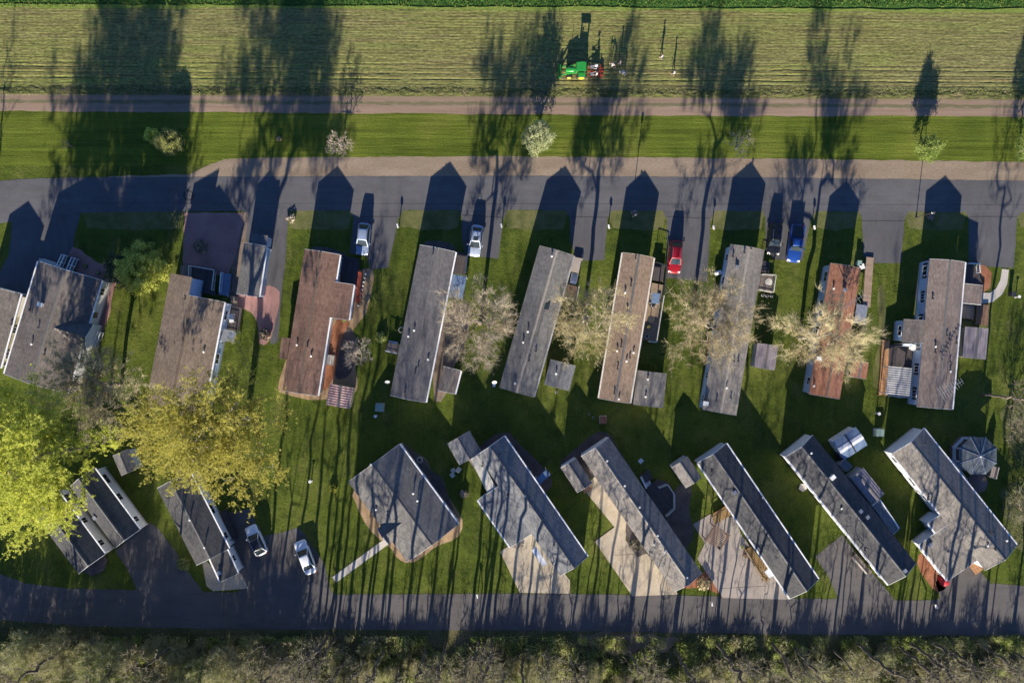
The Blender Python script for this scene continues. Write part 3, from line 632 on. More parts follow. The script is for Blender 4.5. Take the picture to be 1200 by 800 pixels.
def house(label, P0, P1, P3, ze=3.05, rise=.85, wall='w_white', roof='r_grey', v=(), name='mobile_home', cat='mobile home', group=None, **kw):
    c, ang, w_, l = frame(P0, P1, P3, ze)
    root = empty(name, (c.x, c.y, 0), ang, label, cat, group)
    ML = Matrix.Identity(4)
    zt = block(root, ML, w_, l, ze, rise, wall, roof, **kw)
    vents(root, ML, zt, v)
    return root
def wing(root, P0, P1, P3, ze, rise, wall, roof, **kw):
    ML, w_, l = local_frame(root, P0, P1, P3, ze)
    return ML, block(root, ML, w_, l, ze, rise, wall, roof, **kw)

def wpx(px, z=0): return [G(x, y, z) for x, y in px]
def platform(root, px, z, mat, name='deck', th=.14, posts=True):
    pts = wpx(px, z); mb = MB(); mb.prism(pts, z-th, z)
    o = mb.build(name, M[mat], root, world=True)
    if posts and z > .3:
        for x, y in pts: MB().box(x-.05, x+.05, y-.05, y+.05, 0, z-th-.003).build('deck_post', M['wood'], root, world=True)
    return o
def railing(root, px, z, h=.95, mat='rail', step=1.2, name='railing', bal=True):
    mb = MB(); pts = wpx(px, z)
    for a, b in zip(pts[:-1], pts[1:]):
        d = math.dist(a, b); n = max(1, round(d/step))
        for i in range(n+1):
            x, y = a[0]+(b[0]-a[0])*i/n, a[1]+(b[1]-a[1])*i/n; mb.box(x-.045, x+.045, y-.045, y+.045, z, z+h)
        mb.bar((*a, z+h+.03), (*b, z+h+.03), .12, .05); mb.bar((*a, z+.15), (*b, z+.15), .05, .05)
        if bal:
            n = max(1, int(d/.22))
            for i in range(1, n):
                x, y = a[0]+(b[0]-a[0])*i/n, a[1]+(b[1]-a[1])*i/n; mb.box(x-.015, x+.015, y-.015, y+.015, z+.17, z+h)
    return mb.build(name, M[mat], root, world=True)
def stairs(root, a, b, wpxw, z, n, mat='deck', name='stairs'):
    """flight from a (top, px) to b (bottom, px), width in px"""
    A = Vector(G(*a)); B = Vector(G(*b)); d = (B-A); L_ = d.length; d.normalize(); u = Vector((-d.y, d.x))*wpxw*S/2; mb = MB()
    for i in range(n):
        p0 = A+d*(L_*i/n+.004*i); p1 = A+d*(L_*(i+1)/n-.05); zz = z*(n-i)/(n+1)
        mb.prism([tuple(p0-u), tuple(p1-u), tuple(p1+u), tuple(p0+u)], zz-.06, zz)
    for s_ in (-1, 1):
        q = u*s_*1.03
        mb.bar((*(A+q), z-.16), (*(B+q), .08), .06, .2)
    return mb.build(name, M[mat], root, world=True)
def awning(root, px, z, mat, name='awning', th=.06, post='rail'):
    pts = wpx(px, z); mb = MB(); mb.prism(pts, z-th, z); o = mb.build(name, M[mat], root, world=True)
    c = (sum(p[0] for p in pts)/len(pts), sum(p[1] for p in pts)/len(pts))
    for x, y in pts:
        x, y = x*.94+c[0]*.06, y*.94+c[1]*.06; MB().box(x-.04, x+.04, y-.04, y+.04, 0, z-th-.003).build('awning_post', M[post], root, world=True)
    return o
def shed(label, P0, P1, P3, ze=2.2, rise=.5, wall='w_tan', roof='r_grey', name='garden_shed', cat='shed', v=(), **kw):
    kw.setdefault('z0', .05); kw.setdefault('oh', .12); kw.setdefault('windows', False); kw.setdefault('eoh', .1); kw.setdefault('trim', 'trimg'); kw.setdefault('gut', '')
    c, ang, w_, l = frame(P0, P1, P3, ze); root = empty(name, (c.x, c.y, 0), ang, label, cat)
    zt = block(root, Matrix.Identity(4), w_, l, ze, rise, wall, roof, thick=.08, **kw); vents(root, Matrix.Identity(4), zt, v)
    mb = MB(); yf = -l/2+.1
    mb.box(-.62, -.01, yf-.05, yf-.003, .08, 1.85); o = mb.build('door', M['door'], root); mb = MB(); mb.box(.01, .62, yf-.05, yf-.003, .08, 1.85); o = mb.build('door', M['door'], root)
    MB().box(-.12, -.06, yf-.09, yf-.053, .9, 1.05).build('handle', M['metal'], o)
    return root
def dish(root, px, py, z, r=.35):
    x, y = G(px, py, z); mb = MB(); vs = []; n = 12
    c = Vector((x, y, z)); nrm = Vector((.1, -.75, .6)).normalized(); u = nrm.cross(Vector((0,0,1))).normalized(); t = u.cross(nrm)
    for rr_, off in ((0, -.12), (.6*r, -.08), (r, 0)):
        for k in range(n):
            a = 2*math.pi*k/n; vs.append(c+u*rr_*math.cos(a)+t*rr_*math.sin(a)+nrm*off)
    mb.add(vs, [(i*n+k, i*n+(k+1) % n, (i+1)*n+(k+1) % n, (i+1)*n+k) for i in range(2) for k in range(n)])
    mb.tube(c-nrm*.1, (x, y+.1, z-.6), .03); mb.tube(c-t*r, c+nrm*.35, .015)
    return mb.build('satellite_dish', M['plastic'], root, world=True)
def antenna(root, a, b, z, mast_at, bars=8, L0=2.0, zbase=0):
    A = Vector((*G(*a, z), z)); B = Vector((*G(*b, z), z)); d = (B-A).normalized(); u = Vector((-d.y, d.x, 0)); mb = MB()
    mb.tube(A, B, .035)
    for i in range(bars):
        p = A+(B-A)*(i/(bars-1)); h = L0*(1-.6*i/(bars-1))/2; mb.tube(p-u*h-d*h*.15, p+u*h-d*h*.15, .022)
    m_ = G(*mast_at, z); mb.tube((*m_, zbase), (*m_, z), .035)
    return mb.build('antenna', M['metal'], root, world=True)

# --- upper row, left to right
h = house('grey roofed home cut by the left edge above the lime tree, cream side wall', (-16,333), (24,345), (-40,420), 3.2, .8, 'w_cream', 'r_greybrown', v=[(12,380,'d')], seed=1, gut='R')
awning(h, [(24,347),(31,349),(27,372),(20,371)], 2.6, 'beigeroof', 'side_awning')

h = house('wide grey brown double home with white end stairs and pink walkway round it', (45,306), (119,329), (5,438), 3.2, 1.25, 'w_white', 'r_greybrown', v=[(35,363,'d'),(51,357,'c'),(48,384,'d'),(40,403,'p'),(56,415,'d')], seed=2, gut='LR', cat='double home', name='double_wide_home')
# cross gable on its right slope
ML, w_, l = local_frame(h, (78,371), (104,379), (69,401), 3.4)
ML2 = ML @ Matrix.Rotation(R(-90), 4, 'Z')
block(h, ML2, l, w_+1.1, 3.25, 1.05, 'w_white', 'r_greybrown', windows=False, z0=.55, trim='trim', cap=None, gut='', eoh=.3)
platform(h, [(76,299),(93,304),(85,322),(68,317)], .55, 'deckd', 'porch')
railing(h, [(69,316),(77,299)], .55, 1., 'railw'); railing(h, [(72.5,317),(80,300)], .55, 1., 'railw'); railing(h, [(81,319.5),(88.5,302.5)], .55, 1., 'railw'); railing(h, [(84.5,320.5),(92,304),(93.5,304.5)], .55, 1., 'railw')
platform(h, [(108,392),(119,396),(115,407),(104,403)], .55, 'deckg', 'side_porch')
railing(h, [(119,389),(113,405)], .55, 1., 'railw'); railing(h, [(122,390),(116,406)], .3, 1., 'railw'); railing(h, [(102,403),(113,405)], .55, 1., 'railw')
platform(h, [(45,303),(52,303),(64,307),(71,312),(68,316),(48,310)], .35, 'concrete2', 'end_step', posts=False)

h = house('brown grey L shaped home with fenced deck, behind the olive yellow tree', (196,341), (263,354), (170,476), 3.7, 1.35, 'w_blue', 'r_brown', v=[(221,351,'d'),(241,412,'p')], seed=3, gut='R', cat='double home', name='double_wide_home', cap='capb')
wing(h, (200,320), (228,326), (195.5,343), 4.15, .85, 'w_blue', 'r_brown', style='shedL', trim=None, gut='', windows=False)
platform(h, [(224,312),(254,317),(252,346),(232,342),(226,326)], .6, 'deckd'); railing(h, [(224,326),(224.5,312),(254,317),(251,340)], .6)
platform(h, [(212,311),(224,312),(223,325),(211,323)], .4, 'deckg', 'side_step'); platform(h, [(258,320),(271,321),(268,347),(256,345)], .5, 'blueroof', 'ramp')
railing(h, [(262,320),(260,342)], .5, .95, 'railw')
platform(h, [(264,357),(284,361),(280,388),(259,385)], .5, 'deckd'); awning(h, [(262,386),(276,389),(275,401),(258,399)], 2.4, 'metal', 'porch_frame')
railing(h, [(259,385),(277,389),(275,402)], .5, .95, 'railw'); platform(h, [(270,346),(278,348),(278,362),(270,360)], .35, 'wood', 'stairs')
h = empty('garden_table', (*G(273.5,373,.5), .64), .1, 'small rectangular pale table on the dark deck beside the brown grey home', 'table')
MB().box(-.3,.3,-.6,.6,.68,.74).build('table_top', M['railw'], h)
for sx in (-1,1):
    for sy in (-1,1): MB().box(sx*.25-.03,sx*.25+.03,sy*.54-.03,sy*.54+.03,-.14,.677).build('leg', M['railw'], h)

h = shed('grey shingled garage with pale blue side, between two driveways left of centre', (286,284.5), (312,291), (277,344), 2.7, .75, 'w_bluegrey', 'r_grey', name='garage', cat='garage', trim='trim', gut='R')
wing(h, (293,273), (314,277), (291,286), 2.5, .12, 'w_bluegrey', 'r_dark', style='shedL', trim=None, windows=False, z0=.05, thick=.08)

h = house('red brown roofed home with red side porch and flower border', (357,292), (398,300.5), (331,457), 3.1, .85, 'w_white', 'r_redbrown', v=[(348,404,'p'),(361,406,'d'),(365,417,'p')], seed=4, gut='R', cap='capb', door='door')
wing(h, (393,330.5), (414.5,334), (387,372), 2.95, .25, 'w_white', 'r_redbrown', style='shedR', seed=40, trim='trim', gut='R')
platform(h, [(400,301),(421,304),(421,332),(416,334),(396,331)], .5, 'deckd'); platform(h, [(419,318),(424,319),(422,355),(416,354)], .55, 'deckr', 'ramp')
railing(h, [(403,301),(421,304.5),(420,318)], .5, .95, 'dark')
wing(h, (330,395), (340,396.5), (327,420), 2.5, .15, 'w_tan', 'r_redbrown', style='shedL', trim=None, windows=False, z0=.05)

h = house('dark grey home with bright white gutter, left of the pinkish bare tree', (492,287), (534,294.5), (457,463), 3.15, .85, 'w_white', 'r_dark', v=[(507.5,298,'d'),(485.5,387,'p'),(478.5,394,'p'),(501.5,421,'p'),(490.5,429,'d'),(487,437,'d'),(475,459,'d')], seed=5, gut='R', door='door')
platform(h, [(533,294),(548,297),(545,322),(529,320)], .5, 'deckd'); railing(h, [(548,300),(546,320)], .5, .9, 'rail')
awning(h, [(529,321),(547,324),(542,351),(523,348)], 2.5, 'blueroof', 'side_awning'); railing(h, [(547,324),(543,345)], .5, .95, 'railw')
platform(h, [(455,401),(469,404),(467,414),(452,411)], .55, 'deckg', 'side_porch'); stairs(h, (466,404), (455,402), 6, .55, 4, 'railw')
railing(h, [(453,411),(466,414)], .55, .95, 'railw'); dish(h, 454, 447.5, 2.6)

h = house('mid grey home between the pinkish bare tree and the straw yellow tree', (632,288), (672.5,299), (585,453.5), 3.05, .85, 'w_grey', 'r_grey', v=[(646.5,300.5,'p'),(641,359,'s'),(618.5,388.5,'p'),(613,401,'p'),(628,411,'d'),(620,422,'d'),(603.5,449,'p')], seed=6, gut='R', trim='trimg', door='doorb', cap='capl')
platform(h, [(673,301),(683,303),(678,320),(669,318)], .5, 'concrete3', 'porch'); stairs(h, (671,333), (674,320), 7, .6, 5, 'railw'); platform(h, [(664,333),(678,336),(674,352),(659,349)], .65, 'deck')
railing(h, [(678,336),(675,352),(662,349)], .65)
dish(h, 579.5, 448, 2.2)

h = house('tan shingled home with cluttered side deck, left of the red car', (730,296), (766,303), (702,466.5), 3.1, .8, 'w_white', 'r_tan', v=[(744.5,303,'d'),(739,335,'d'),(732.5,343,'p'),(734.5,364,'d'),(735,376,'d'),(723,411,'p'),(727.5,406,'d'),(742.5,413,'p'),(734,423,'p'),(723.5,432,'d'),(719.5,461,'d'),(725,467,'p'),(738,419,'d')], seed=7, gut='LR', trim='rail', door='door')
platform(h, [(765,308),(779,312),(777,330),(764,328)], .6, 'deckd'); platform(h, [(763,331),(778,334),(768,400),(752,398)], .5, 'wood')
railing(h, [(768,308),(780,312),(777,346)], .6, .95, 'dark'); railing(h, [(777,346),(768,401),(759,400)], .5, .95, 'rail')
awning(h, [(764,343),(774,344),(772,356),(763,355)], 2.3, 'blueroof', 'side_awning')

h = house('pale stone grey home with blue side wall, left of the black car', (856,286.5), (896,293), (823,479.5), 3.1, .85, 'w_blue', 'r_stone', v=[(859.5,300.5,'d'),(871.5,296.5,'d'),(879,291.5,'d'),(863.5,313,'b'),(859.5,423,'d'),(865,423,'d'),(850.5,454,'p'),(839.5,469,'d'),(856.5,466,'d'),(827,472.5,'c')], seed=8, gut='', trim='trimg', cap='capl')
platform(h, [(893,305),(902,307),(901,320),(891,319)], .5, 'deckd'); platform(h, [(891,322),(907,323),(904,343),(888,340)], .6, 'deckg'); railing(h, [(891,322),(907,323),(904,343),(888,340)], .6, .95, 'rail')

h = house('rust red roofed home half hidden by the golden bare tree', (973,308.5), (1009,315), (948,461.5), 3.1, .8, 'w_bluegrey', 'r_rust', v=[(977,338,'p'),(988.5,340,'b'),(992,315,'d'),(987,337,'d'),(959.5,420,'c'),(954.5,452,'p'),(949.5,448,'d')], seed=9, gut='', trim='trimg', cap='capb')
platform(h, [(1015,301),(1024,302),(1020,360),(1011,359)], .25, 'deckt', 'boardwalk', posts=False); awning(h, [(1004,356),(1017,358),(1014,381),(1001,378)], 2.4, 'metal', 'porch_frame')
platform(h, [(1004,358),(1017,360),(1014,381),(1001,378)], .5, 'deckg'); antenna(h, (1012,346), (988,361), 5.2, (1004,352), 8, 1.6)

h = house('large taupe home with cross wings at the right end of the upper row', (1089.5,303.5), (1131,306), (1074.5,476), 3.15, .75, 'w_blue', 'r_taupe', v=[(1093.5,350,'d'),(1095.5,406,'p'),(1095.5,413,'d'),(1112.5,398,'d'),(1122,402,'d'),(1113.5,424,'d'),(1114,435,'p'),(1108.5,393,'d')], seed=10, gut='R', shutters=True)
wing(h, (1129,332.5), (1152,334), (1127,355), 2.85, .35, 'w_white', 'r_taupe', style='shedR', seed=60, trim='trim', gut='', windows=False)
wing(h, (1059,374), (1083,375), (1057,400), 3.0, .5, 'w_blue', 'r_greybrown', style='shedL', seed=61, trim='trimg', gut='', windows=True, sides='LF')
platform(h, [(1042,404),(1069,404),(1068,432),(1041,430)], .6, 'deckd', 'deck'); platform(h, [(1034,398),(1043,399),(1039,462),(1030,463)], .55, 'decko', 'boardwalk')
platform(h, [(1040,456),(1067,458),(1066,466),(1054,466),(1038,463)], .5, 'beigeroof', 'end_step')
ML, w_, l = local_frame(h, (1041,429), (1069,430), (1038,461), 2.6)
block(h, ML, w_, l, 2.6, .3, None, 'metalroof', windows=False, trim='trimg', gut='', cap=None)
for sx in (-1, 1):
    for sy in (-1, 0, 1): x, y = sx*(w_/2-.1), sy*(l/2-.1); o = MB().box(x-.05, x+.05, y-.05, y+.05, 0, 2.45).build('carport_post', M['rail'], h); o.matrix_local = ML
awning(h, [(1058,402.5),(1069,402.5),(1069,406),(1058,405.5)], 2.5, 'whiteroof', 'white_awning')
platform(h, [(1132,307),(1144,309),(1151,333),(1131,331)], .4, 'deckd', 'porch'); railing(h, [(1132,309),(1143,310),(1144,320)], .4, .95, 'railw')
platform(h, [(1145,356),(1159,357),(1158,381),(1143,380)], .3, 'deck'); platform(h, [(1128,357),(1142,358),(1141,374),(1128,373)], .45, 'deckg', 'porch'); antenna(h, (1104,461), (1128,446), 5.6, (1118,453), 10, 2.2)

# --- lower row, left to right
h = house('charcoal roofed home under the lime yellow tree, left of a pair with white walls', (36,597), (66,573), (92,672), 3.1, .9, 'w_white', 'r_black', seed=11, gut='R', v=[(76,652,'d')])
platform(h, [(96,668),(120,650),(126,655),(122,668),(108,675)], .3, 'darkbed', 'round_bed', posts=False)
h = house('charcoal roofed home of a pair, nearer the asphalt drive, white right wall', (82,570), (110,548), (135,641.5), 3.1, .9, 'w_white', 'r_black', seed=12, gut='R', v=[(110,607,'b')])
h = house('charcoal roofed home at the foot of the olive yellow tree, pad at its corner', (184,572), (222,552), (230,662), 3.1, .85, 'w_white', 'r_black', seed=13, gut='R', v=[(224,608,'p'),(241,640,'p')])
ML, zt = wing(h, (246.5,652), (266,644), (259.5,680.5), 3.1, .38, 'w_white', 'r_black', style='shedR', seed=62, sides='RF'); vents(h, ML, zt, [(257,671,'b')])
platform(h, [(257,600),(266,596),(279,628),(271,631)], .5, 'deckd'); railing(h, [(266,596),(279,628),(271,631)], .5, .95, 'dark')

h = house('broad grey double home ringed by a tan stone bed, straight path to the road', (408,564.5), (469,522), (477,658), 3.1, 1.2, 'w_white', 'r_grey', seed=14, gut='R', v=[(440.5,597,'p'),(454,603,'d'),(484.5,577.5,'p'),(489.5,586,'p'),(436,543,'p')], name='double_wide_home', cat='double home')
ML, w_, l = local_frame(h, (446,618), (463,606), (458,634), 3.35)
block(h, ML @ Matrix.Rotation(R(90), 4, 'Z'), 2.6, 3.4, 3.15, .75, 'w_white', 'r_grey', windows=False, cap=None, gut='', eoh=.2)
platform(h, [(504,562),(510,560),(519,574),(512,578)], .45, 'deckd', 'side_porch')

h = house('long blue grey home with stepped front and white porch roof, beside a tan drive', (559,533), (591.5,512), (656.5,674), 3.15, .95, 'w_blue', 'r_blue', seed=15, gut='R', v=[(586,531,'d'),(595,579,'d'),(615,580,'p'),(565,546,'d'),(649,637,'d')])
ML, zt = wing(h, (560,585.5), (588,567.5), (598,641), 2.6, .55, 'w_blue', 'r_blue', style='shedL', seed=63, trim='trim', gut='L', sides='LFB')
ML, w_, l = local_frame(h, (551,537.5), (561,531.5), (571,577), 2.7)
block(h, ML, w_, l, 2.7, .18, None, 'beigeroof', style='shedL', windows=False, trim='trim', gut='', cap=None); platform(h, [(549,539),(561,531),(586,566),(575,578)], .4, 'deckg', 'porch')
ML, w_, l = local_frame(h, (563,555), (577,557), (578,580), 2.75)
awning(h, [(628,561),(640,550),(645,556),(632,568)], 2.5, 'blueroof', 'rear_awning')
awning(h, [(623,645),(628,640),(641,660),(636,663)], 2.5, 'whiteroof', 'front_awning')
platform(h, [(594,628),(600,624),(614,640),(604,642),(598,640)], .3, 'deckg', 'front_step')
shed('small blue grey gabled shed at the far end of the stepped blue grey home', (524,520), (549,504), (538,544.5), 2.5, .6, 'w_grey', 'r_blue')

h = house('long grey home with detached front section, beside the widest tan drive', (681,534.5), (713.5,512), (790,693), 3.15, .95, 'w_white', 'r_stone', seed=16, gut='', v=[(711,539,'p'),(731.5,568,'p'),(749,593,'p'),(770,626,'p'),(766,637,'p'),(778,645,'p'),(799,655,'d'),(804,675,'p')], cap='capl')
ML, zt = wing(h, (657,548), (675,536.5), (676,577), 2.95, .5, 'w_white', 'r_stone', style='gable', seed=64, gut='', sides='LF', windows=False)
platform(h, [(680,570),(689,565),(694,572),(685,578)], .5, 'deck', 'front_step')
platform(h, [(752,556),(760,550),(765,560),(757,566)], .5, 'deckd', 'rear_porch'); stairs(h, (753,565), (761,561), 14, .6, 4, 'railw')
platform(h, [(757,572),(770,562),(783,565),(790,578),(789,595),(779,604),(770,596)], .5, 'deckd', 'rear_deck'); railing(h, [(771,570),(781,566),(789,578),(789,594),(780,603)], .5, .95, 'rail')
sheet('garden_bed', [(735,603),(740,610),(745,628),(755,640),(757,648),(748,652),(737,640),(733,622)], .058, M['darkbed'], .03)

h = house('charcoal roofed home with gold brown porch, above the pink grey drive', (818,542), (852,521), (926,701), 3.15, .95, 'w_bluegrey', 'r_black', seed=17, gut='LR', v=[(860,576,'b'),(891,585,'d'),(834,553,'d'),(895,583,'p')])
platform(h, [(873,644),(880,640),(905,672),(899,681),(894,680)], .65, 'decky', 'porch'); railing(h, [(873,645),(893,678),(898,682)], .65, .95, 'wood'); awning(h, [(896,670),(901,665),(907,674),(902,677)], 2.6, 'whiteroof', 'porch_canopy')
platform(h, [(834,603),(851,592),(859,602),(838,614)], .5, 'decky'); railing(h, [(833,603),(851,592)], .5, .95, 'decko')
stairs(h, (873,652), (877,641), 8, .6, 4, 'deck')
shed('grey shed with blue end wall beside the charcoal roofed home with gold brown porch', (787,547.5), (806,535), (803.5,571.5), 2.5, .5, 'w_grey', 'r_stone')
h = empty('pergola', (*G(840.5,629.5,2.3), .051), R(-33), 'dark square slatted pergola standing on the pink grey drive', 'pergola')
for sx in (-1,1):
    for sy in (-1,1): MB().box(sx*1.15-.06,sx*1.15+.06,sy*1.05-.06,sy*1.05+.06,0,2.2).build('post', M['deckd'], h)
mb = MB()
for i in range(11): mb.box(-1.35,1.35,-1.2+i*.235,-1.2+i*.235+.13,2.33,2.42)
mb.build('slats', M['deck'], h); mb = MB(); mb.box(-1.2,-1.1,-1.25,1.25,2.2,2.327); mb.box(1.1,1.2,-1.25,1.25,2.2,2.327); mb.build('beams', M['deckd'], h)

h = house('charcoal home with long white gutter, front left of a white square metal shed', (921,535), (954.5,511.5), (1041.5,685), 3.2, 1.0, 'w_white', 'r_black', seed=18, gut='L', v=[(949,530,'p'),(934,535,'d'),(973,558,'c'),(985,595,'p'),(1007,598,'b'),(1015.5,605,'b'),(984.5,596,'d'),(1014,645,'d'),(1058,667,'b')])
ML, w_, l = local_frame(h, (1022,592), (1031,586), (1045,626), 2.7)
block(h, ML, w_, l, 2.55, .35, 'w_bluegrey', 'r_blue', style='shedR', windows=False, trim='trim', gut='R', seed=65)
platform(h, [(998,653),(1003,648),(1022,670),(1018,675),(1012,668)], .6, 'deckg', 'porch'); railing(h, [(998,653),(1017,675)], .6, .95, 'rail'); stairs(h, (1006,657), (1001,649), 7, .6, 4, 'deckd')
o = platform(h, [(938,567),(944,566),(946,572),(941,576),(936,573)], .35, 'concrete2', 'side_step', posts=False)

h = house('largest lower row home with stepped blue grey front, at the right end', (1045.5,531.5), (1085,505), (1154.5,668), 3.2, 1.0, 'w_white', 'r_lgrey', seed=19, gut='R', v=[(1084,519,'d'),(1158,622,'d'),(1163,623,'d'),(1179.5,633,'p'),(1155,638,'p'),(1163,642,'d'),(1089,585,'d')], name='double_wide_home', cat='double home')
ML, zt = wing(h, (1077.2,637.8), (1110,611.6), (1110.8,680), 2.6, .58, 'w_white', 'r_lgrey', style='shedL', seed=66, gut='L', trim='trim', sides='LF')
vents(h, ML, zt, [(1093,640,'b')])
wing(h, (1087.9,612.7), (1102,601.5), (1096.6,624), 2.95, .24, 'w_blue', 'r_lgrey', style='shedL', seed=67, gut='L', trim='trim', windows=False)
MB().bar((*G(1045,532,3.1), 3.1), (*G(1101,602,3.1), 3.1), .2, .13).build('gutter', M['trim'], h, world=True)
platform(h, [(1136,662),(1144,657),(1152,667),(1144,673)], .5, 'decko', 'front_step')
railing(h, [(1103,531),(1114,541),(1130,561)], .5, .95, 'railw')

# --- sheds and other garden buildings
shed('grey topped square shed right of the dark grey home with the white gutter', (519.5,429), (540,434), (512.5,456.5), 2.3, .35, 'w_white', 'r_greybrown', trim='trim', gut='R')
shed('blue grey shed behind the mid grey home, small white roof vent on it', (645,421), (674.5,429.5), (637.5,450), 2.4, .45, 'w_grey', 'r_blue', v=[(652,438,'p')])
shed('stone grey shed joined to the tan home, two white vents and a white step', (746.5,434), (781.5,438.5), (742,473.5), 2.5, .45, 'w_tan', 'r_stone', v=[(760,444.5,'p'),(757.5,465,'p')])
shed('mauve ribbed metal shed on the lawn between pale stone and rust homes', (887.5,402), (912,405), (883.5,430), 2.2, .3, 'w_grey', 'metalpurple')
shed('mauve roofed shed beside the large taupe home, short orange deck behind it', (1131,383), (1158.5,385), (1128,418.5), 2.3, .35, 'w_tan', 'metalpurple')
shed('low rust roofed shed under the golden bare tree', (999,422), (1018,426), (996,441), 2.1, .3, 'w_tan', 'r_rust')
shed('small red white striped awning shed below the orange gravel bed', (386.5,449.5), (414,455), (382,474), 2.2, .25, 'w_cream', 'awning', trim=None)
shed('dark roofed shed between the lime tree and the olive yellow tree', (132,534), (149,523), (142,557), 2.3, .45, 'w_grey', 'r_dark')
shed('ribbed mauve metal shed alongside the charcoal home with the long gutter', (997,560), (1013,549), (1021,590), 2.4, .3, 'w_grey', 'metalpurple')
shed('tiny flat blue grey shed between the white square shed and the ribbed mauve shed', (984,545), (991,538.5), (992.5,552.5), 2.0, .12, 'w_grey', 'r_blue', style='shedL')

h = empty('square_metal_shed', (*G(996.5,519.5,2.4), 0), R(33), 'white and pale blue square metal shed with cross shaped roof bands', 'shed')
MB().box(-1.75,1.75,-1.35,1.35,.02,2.3).build('wall', M['w_white'], h)
mb = MB(); mb.add([(-1.9,-1.5,2.3),(1.9,-1.5,2.3),(1.9,1.5,2.3),(-1.9,1.5,2.3),(-1.9,0,2.62),(1.9,0,2.62)], [(0,1,5,4),(2,3,4,5),(0,4,3),(1,2,5),(0,3,2,1)]); mb.build('roof', M['blueroof'], h)
MB().add([(-1.9,-.42,2.56),(1.9,-.42,2.56),(1.9,0,2.65),(-1.9,0,2.65),(1.9,.42,2.56),(-1.9,.42,2.56)], [(0,1,2,3),(3,2,4,5)]).build('white_panel', M['whiteroof'], h)
MB().add([(-.10,-1.5,2.34),(.10,-1.5,2.34),(.10,0,2.66),(-.10,0,2.66),(.10,1.5,2.34),(-.10,1.5,2.34)], [(0,1,2,3),(3,2,4,5)]).build('dark_band', M['dark'], h)
MB().box(-.9,.0,-1.40,-1.355,.05,2.0).build('door', M['door'], h)

c = G(1147,534,3.0); h = empty('octagonal_gazebo', (c[0], c[1], 0), 0, 'octagonal grey gazebo with white railing beside the largest lower row home', 'gazebo')
o8 = lambda r, z: [(r*math.cos(R(22.5+45*k)), r*math.sin(R(22.5+45*k)), z) for k in range(8)]
mb = MB(); mb.prism([(x, y) for x, y, z in o8(2.55, 0)], .02, .55); mb.build('floor_deck', M['deckg'], h)
mb = MB()
for k in range(8):
    a = o8(2.45, .55)[k]; b = o8(2.45, .55)[(k+1) % 8]; mb.bar((a[0],a[1],1.0), (b[0],b[1],1.0), .06, .75)
mb.build('railing', M['w_blue'], h); mb = MB()
for x, y, z in o8(2.38, 0): MB().box(x-.06, x+.06, y-.06, y+.06, .553, 2.75).build('post', M['trim'], h)
mb = MB(); v8 = o8(2.75, 2.76)+o8(2.75, 2.86)+[(0, 0, 3.45)]
mb.add(v8, [tuple(range(8))[::-1]]+[(k, (k+1) % 8, 8+(k+1) % 8, 8+k) for k in range(8)]+[(8+k, 8+(k+1) % 8, 16) for k in range(8)]); mb.build('roof', M['pool'], h)
mb = MB()
for x, y, z in o8(2.75, 2.88): mb.bar((x, y, 2.88), (0, 0, 3.47), .09, .05)
mb.build('roof_ribs', M['metal'], h); MB().sphere((0,0,3.5),.14).build('finial', M['plastic'], h)
h = shed('little tan tent like shed just below the octagonal gazebo', (1163,546), (1171,549), (1160,559), 1.9, .5, 'w_tan', 'tan_cv')

# ---------------------------------------------------------------- vehicles
def carpaint(name, c): return plain(name, c, .25, .15, var=.03)
PAINT = {'silver': carpaint('silver_paint', (.24,.30,.42)), 'pale': carpaint('pale_silver_paint', (.33,.39,.50)), 'red': carpaint('red_paint', (.30,.012,.022)), 'black': carpaint('black_paint', (.012,.014,.020)),
         'blue': carpaint('blue_paint', (.012,.052,.25)), 'white': carpaint('white_paint', (.78,.80,.83))}
def loft(mb, st, prof, m=0):
    n = len(prof); vs = []
    for y, hw, zb, zt in st:
        for px_, pz in prof: vs.append((px_*hw, y, zb+pz*(zt-zb)))
    fs = [(i*n+k, i*n+(k+1) % n, (i+1)*n+(k+1) % n, (i+1)*n+k) for i in range(len(st)-1) for k in range(n)]
    fs += [tuple(range(n)), tuple(range((len(st)-1)*n, len(st)*n))[::-1]]
    return mb.add(vs, fs, m)
BP = [(-.9,0),(-1,.15),(-1,.5),(-.97,.75),(-.88,.93),(-.55,1.0),(0,1.03),(.55,1.0),(.88,.93),(.97,.75),(1,.5),(1,.15),(.9,0)]
def lerp3(a, b, t): return tuple(a[i]+(b[i]-a[i])*t for i in range(3))
def pane(q, ins, off, th=.02):
    q = [Vector(p) for p in q]; c = sum(q, Vector())/4; n = (q[1]-q[0]).cross(q[3]-q[0]).normalized()
    if n.dot(c-Vector((0, 0, .9))) < 0: n = -n
    e = [p+(c-p)*ins for p in q]; mb = MB()
    mb.add([p+n*off for p in e]+[p+n*(off+th) for p in e], [(0,1,2,3),(4,5,6,7),(0,1,5,4),(1,2,6,5),(2,3,7,6),(3,0,4,7)]); return mb
